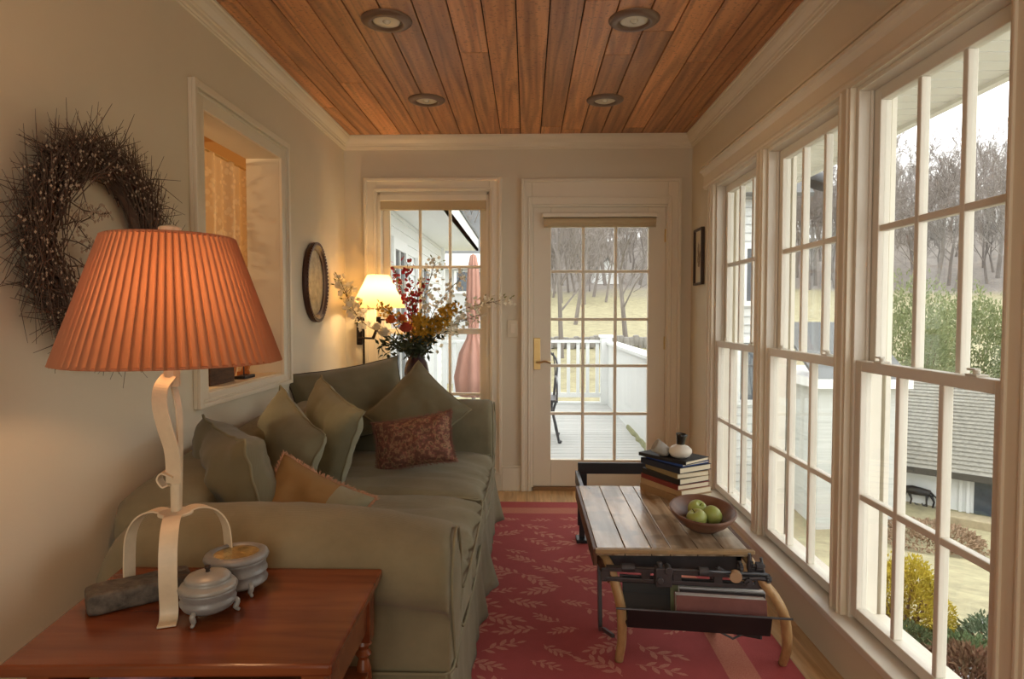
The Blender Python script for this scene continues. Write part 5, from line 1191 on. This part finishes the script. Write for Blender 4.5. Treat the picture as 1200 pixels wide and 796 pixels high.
# stepping stones
SG = mat('flagstone', (150, 146, 146), .85, var=.2, vscale=8)
for k, (x, y) in enumerate(((3.05, 4.15), (3.55, 4.9), (4.3, 5.7), (5.1, 6.6))):
    rr = random.Random(k); n = 9; pr = [(x+.34*rr.uniform(.8, 1.1)*math.cos(2*PI*i/n), y+.22*rr.uniform(.8, 1.1)*math.sin(2*PI*i/n)) for i in range(n)]
    b = MB(); b.loft([[(a, c, gh(a, c)-.03) for a, c in pr], [(a, c, gh(a, c)+.035) for a, c in pr]])
    tag(b.build('stepping_stone', SG), ['grey stepping stone beside the reddish brown shrub', 'grey stepping stone just past the yellow shrub', 'grey stepping stone in the middle of the lawn', 'grey stepping stone farthest across the lawn'][k], 'stone', 'stepping stones across the lawn')
# eave floodlight
fx, fy, fz = 2.19, 4.92, 2.20
t = thing('outdoor_floodlight', 'dark dome floodlight hanging under the eave outside the middle window', 'outdoor light', (fx, fy, fz))
MB().tube([(2.04, 4.92, 2.30), (2.10, 4.92, 2.30), (fx, fy, fz+.10)], .012, 8).build('bracket', WHITE, t)
b = MB(); b.M = Matrix.Translation((fx, fy, fz+.08)) @ Matrix.Rotation(R(25), 4, 'Y'); b.lathe([(0, .02), (.04, .015), (.08, -.02), (.10, -.08), (.095, -.08), (.06, -.02), (0, 0)], n=24); b.build('dome', mat('dome_dark', (74, 76, 80), .5), t, smooth=True)

# bare trees
BARK = mat('grey_bark', (140, 132, 126), .95, var=.25, vscale=2)
def tree_mesh(seed, H):
    rr = random.Random(seed); b = MB()
    def grow(p, d, L_, r, lev):
        n = 3; pts = [p]; dd = d
        for i in range(n): dd = (dd+Vector((rr.gauss(0, .12), rr.gauss(0, .12), rr.gauss(0, .06)+.04))).normalized(); pts.append(pts[-1]+dd*L_/n)
        b.tube(pts, [r*(1-.25*i) for i in range(n+1)], 5 if lev == 0 else 3, cap=False)
        if lev >= 4: return
        k = (9, 6, 5, 4)[lev]
        for i in range(k):
            f = (.3 if lev == 0 else .2)+(.7 if lev == 0 else .8)*(i+rr.random()*.5)/k; q = pts[0].lerp(pts[-1], f) if lev else pts[min(n, int(f*n))].lerp(pts[min(n, int(f*n)+1)], f*n-int(f*n))
            a = rr.random()*2*PI; o = d.orthogonal(); o.rotate(Matrix.Rotation(a, 3, d)); e = (d*rr.uniform(.6, 1.1)+o.normalized()*rr.uniform(.5, .95)+Vector((0, 0, .15))).normalized()
            grow(q, e, L_*rr.uniform(.42, .6)*(1.15-.4*f), max(r*.42*(1.1-.5*f), .02), lev+1)
    grow(Vector((0, 0, -.3)), Vector((0, 0, 1)), H*.72, H*.014, 0)
    return b
protos = []
for k, H in enumerate((12, 14, 11)):
    m = tree_mesh(20+k, H).build('bare_tree', BARK); protos.append(m)
rr = random.Random(77); cnt = 0
def put_tree(x, y, s, lab, grp):
    global cnt
    p = protos[cnt % 3]; o = p if cnt < 3 else p.copy()
    if cnt >= 3: COL.objects.link(o)
    cnt += 1; o.location = (x, y, gh(x, y)-.2); o.rotation_euler = (0, 0, rr.random()*6.28); o.scale = (s, s, s*rr.uniform(.9, 1.15)); tag(o, lab, 'tree', grp)
lab = 'bare leafless tree in the grey winter woods on the hillside'; grp = 'bare trees on the wooded hillside'
for ring, (r0, n, a0, a1) in enumerate(((64, 22, 0, 13), (70, 30, -8, 50), (88, 44, -10, 50), (104, 48, -10, 50), (122, 52, -8, 50), (142, 50, -8, 50), (158, 46, -8, 50))):
    for k in range(n):
        a = R(a0+(a1-a0)*(k+rr.uniform(.1, .9))/n); r = r0+rr.uniform(-8, 8)
        if ring < 2 and abs(r*math.sin(a)-10.3) < 3 and r < 84: continue
        put_tree(r*math.sin(a), r*math.cos(a), rr.uniform(.85, 1.35)*(.62 if ring == 0 else 1), lab, grp)
for x, y, s, l in ((-2.6, 27, .8, 'bare tree nearest the deck on the left through the door'), (1.6, 30, .9, 'bare tree just beyond the deck in the left door pane'), (5.2, 34, .9, 'bare tree on the lawn in the right door pane'), (3.2, 44, .8, 'slim bare tree farther up the lawn through the door'), (-6, 40, 1.0, 'bare tree on the lawn behind the grey house')):
    put_tree(x, y, s, l, None)
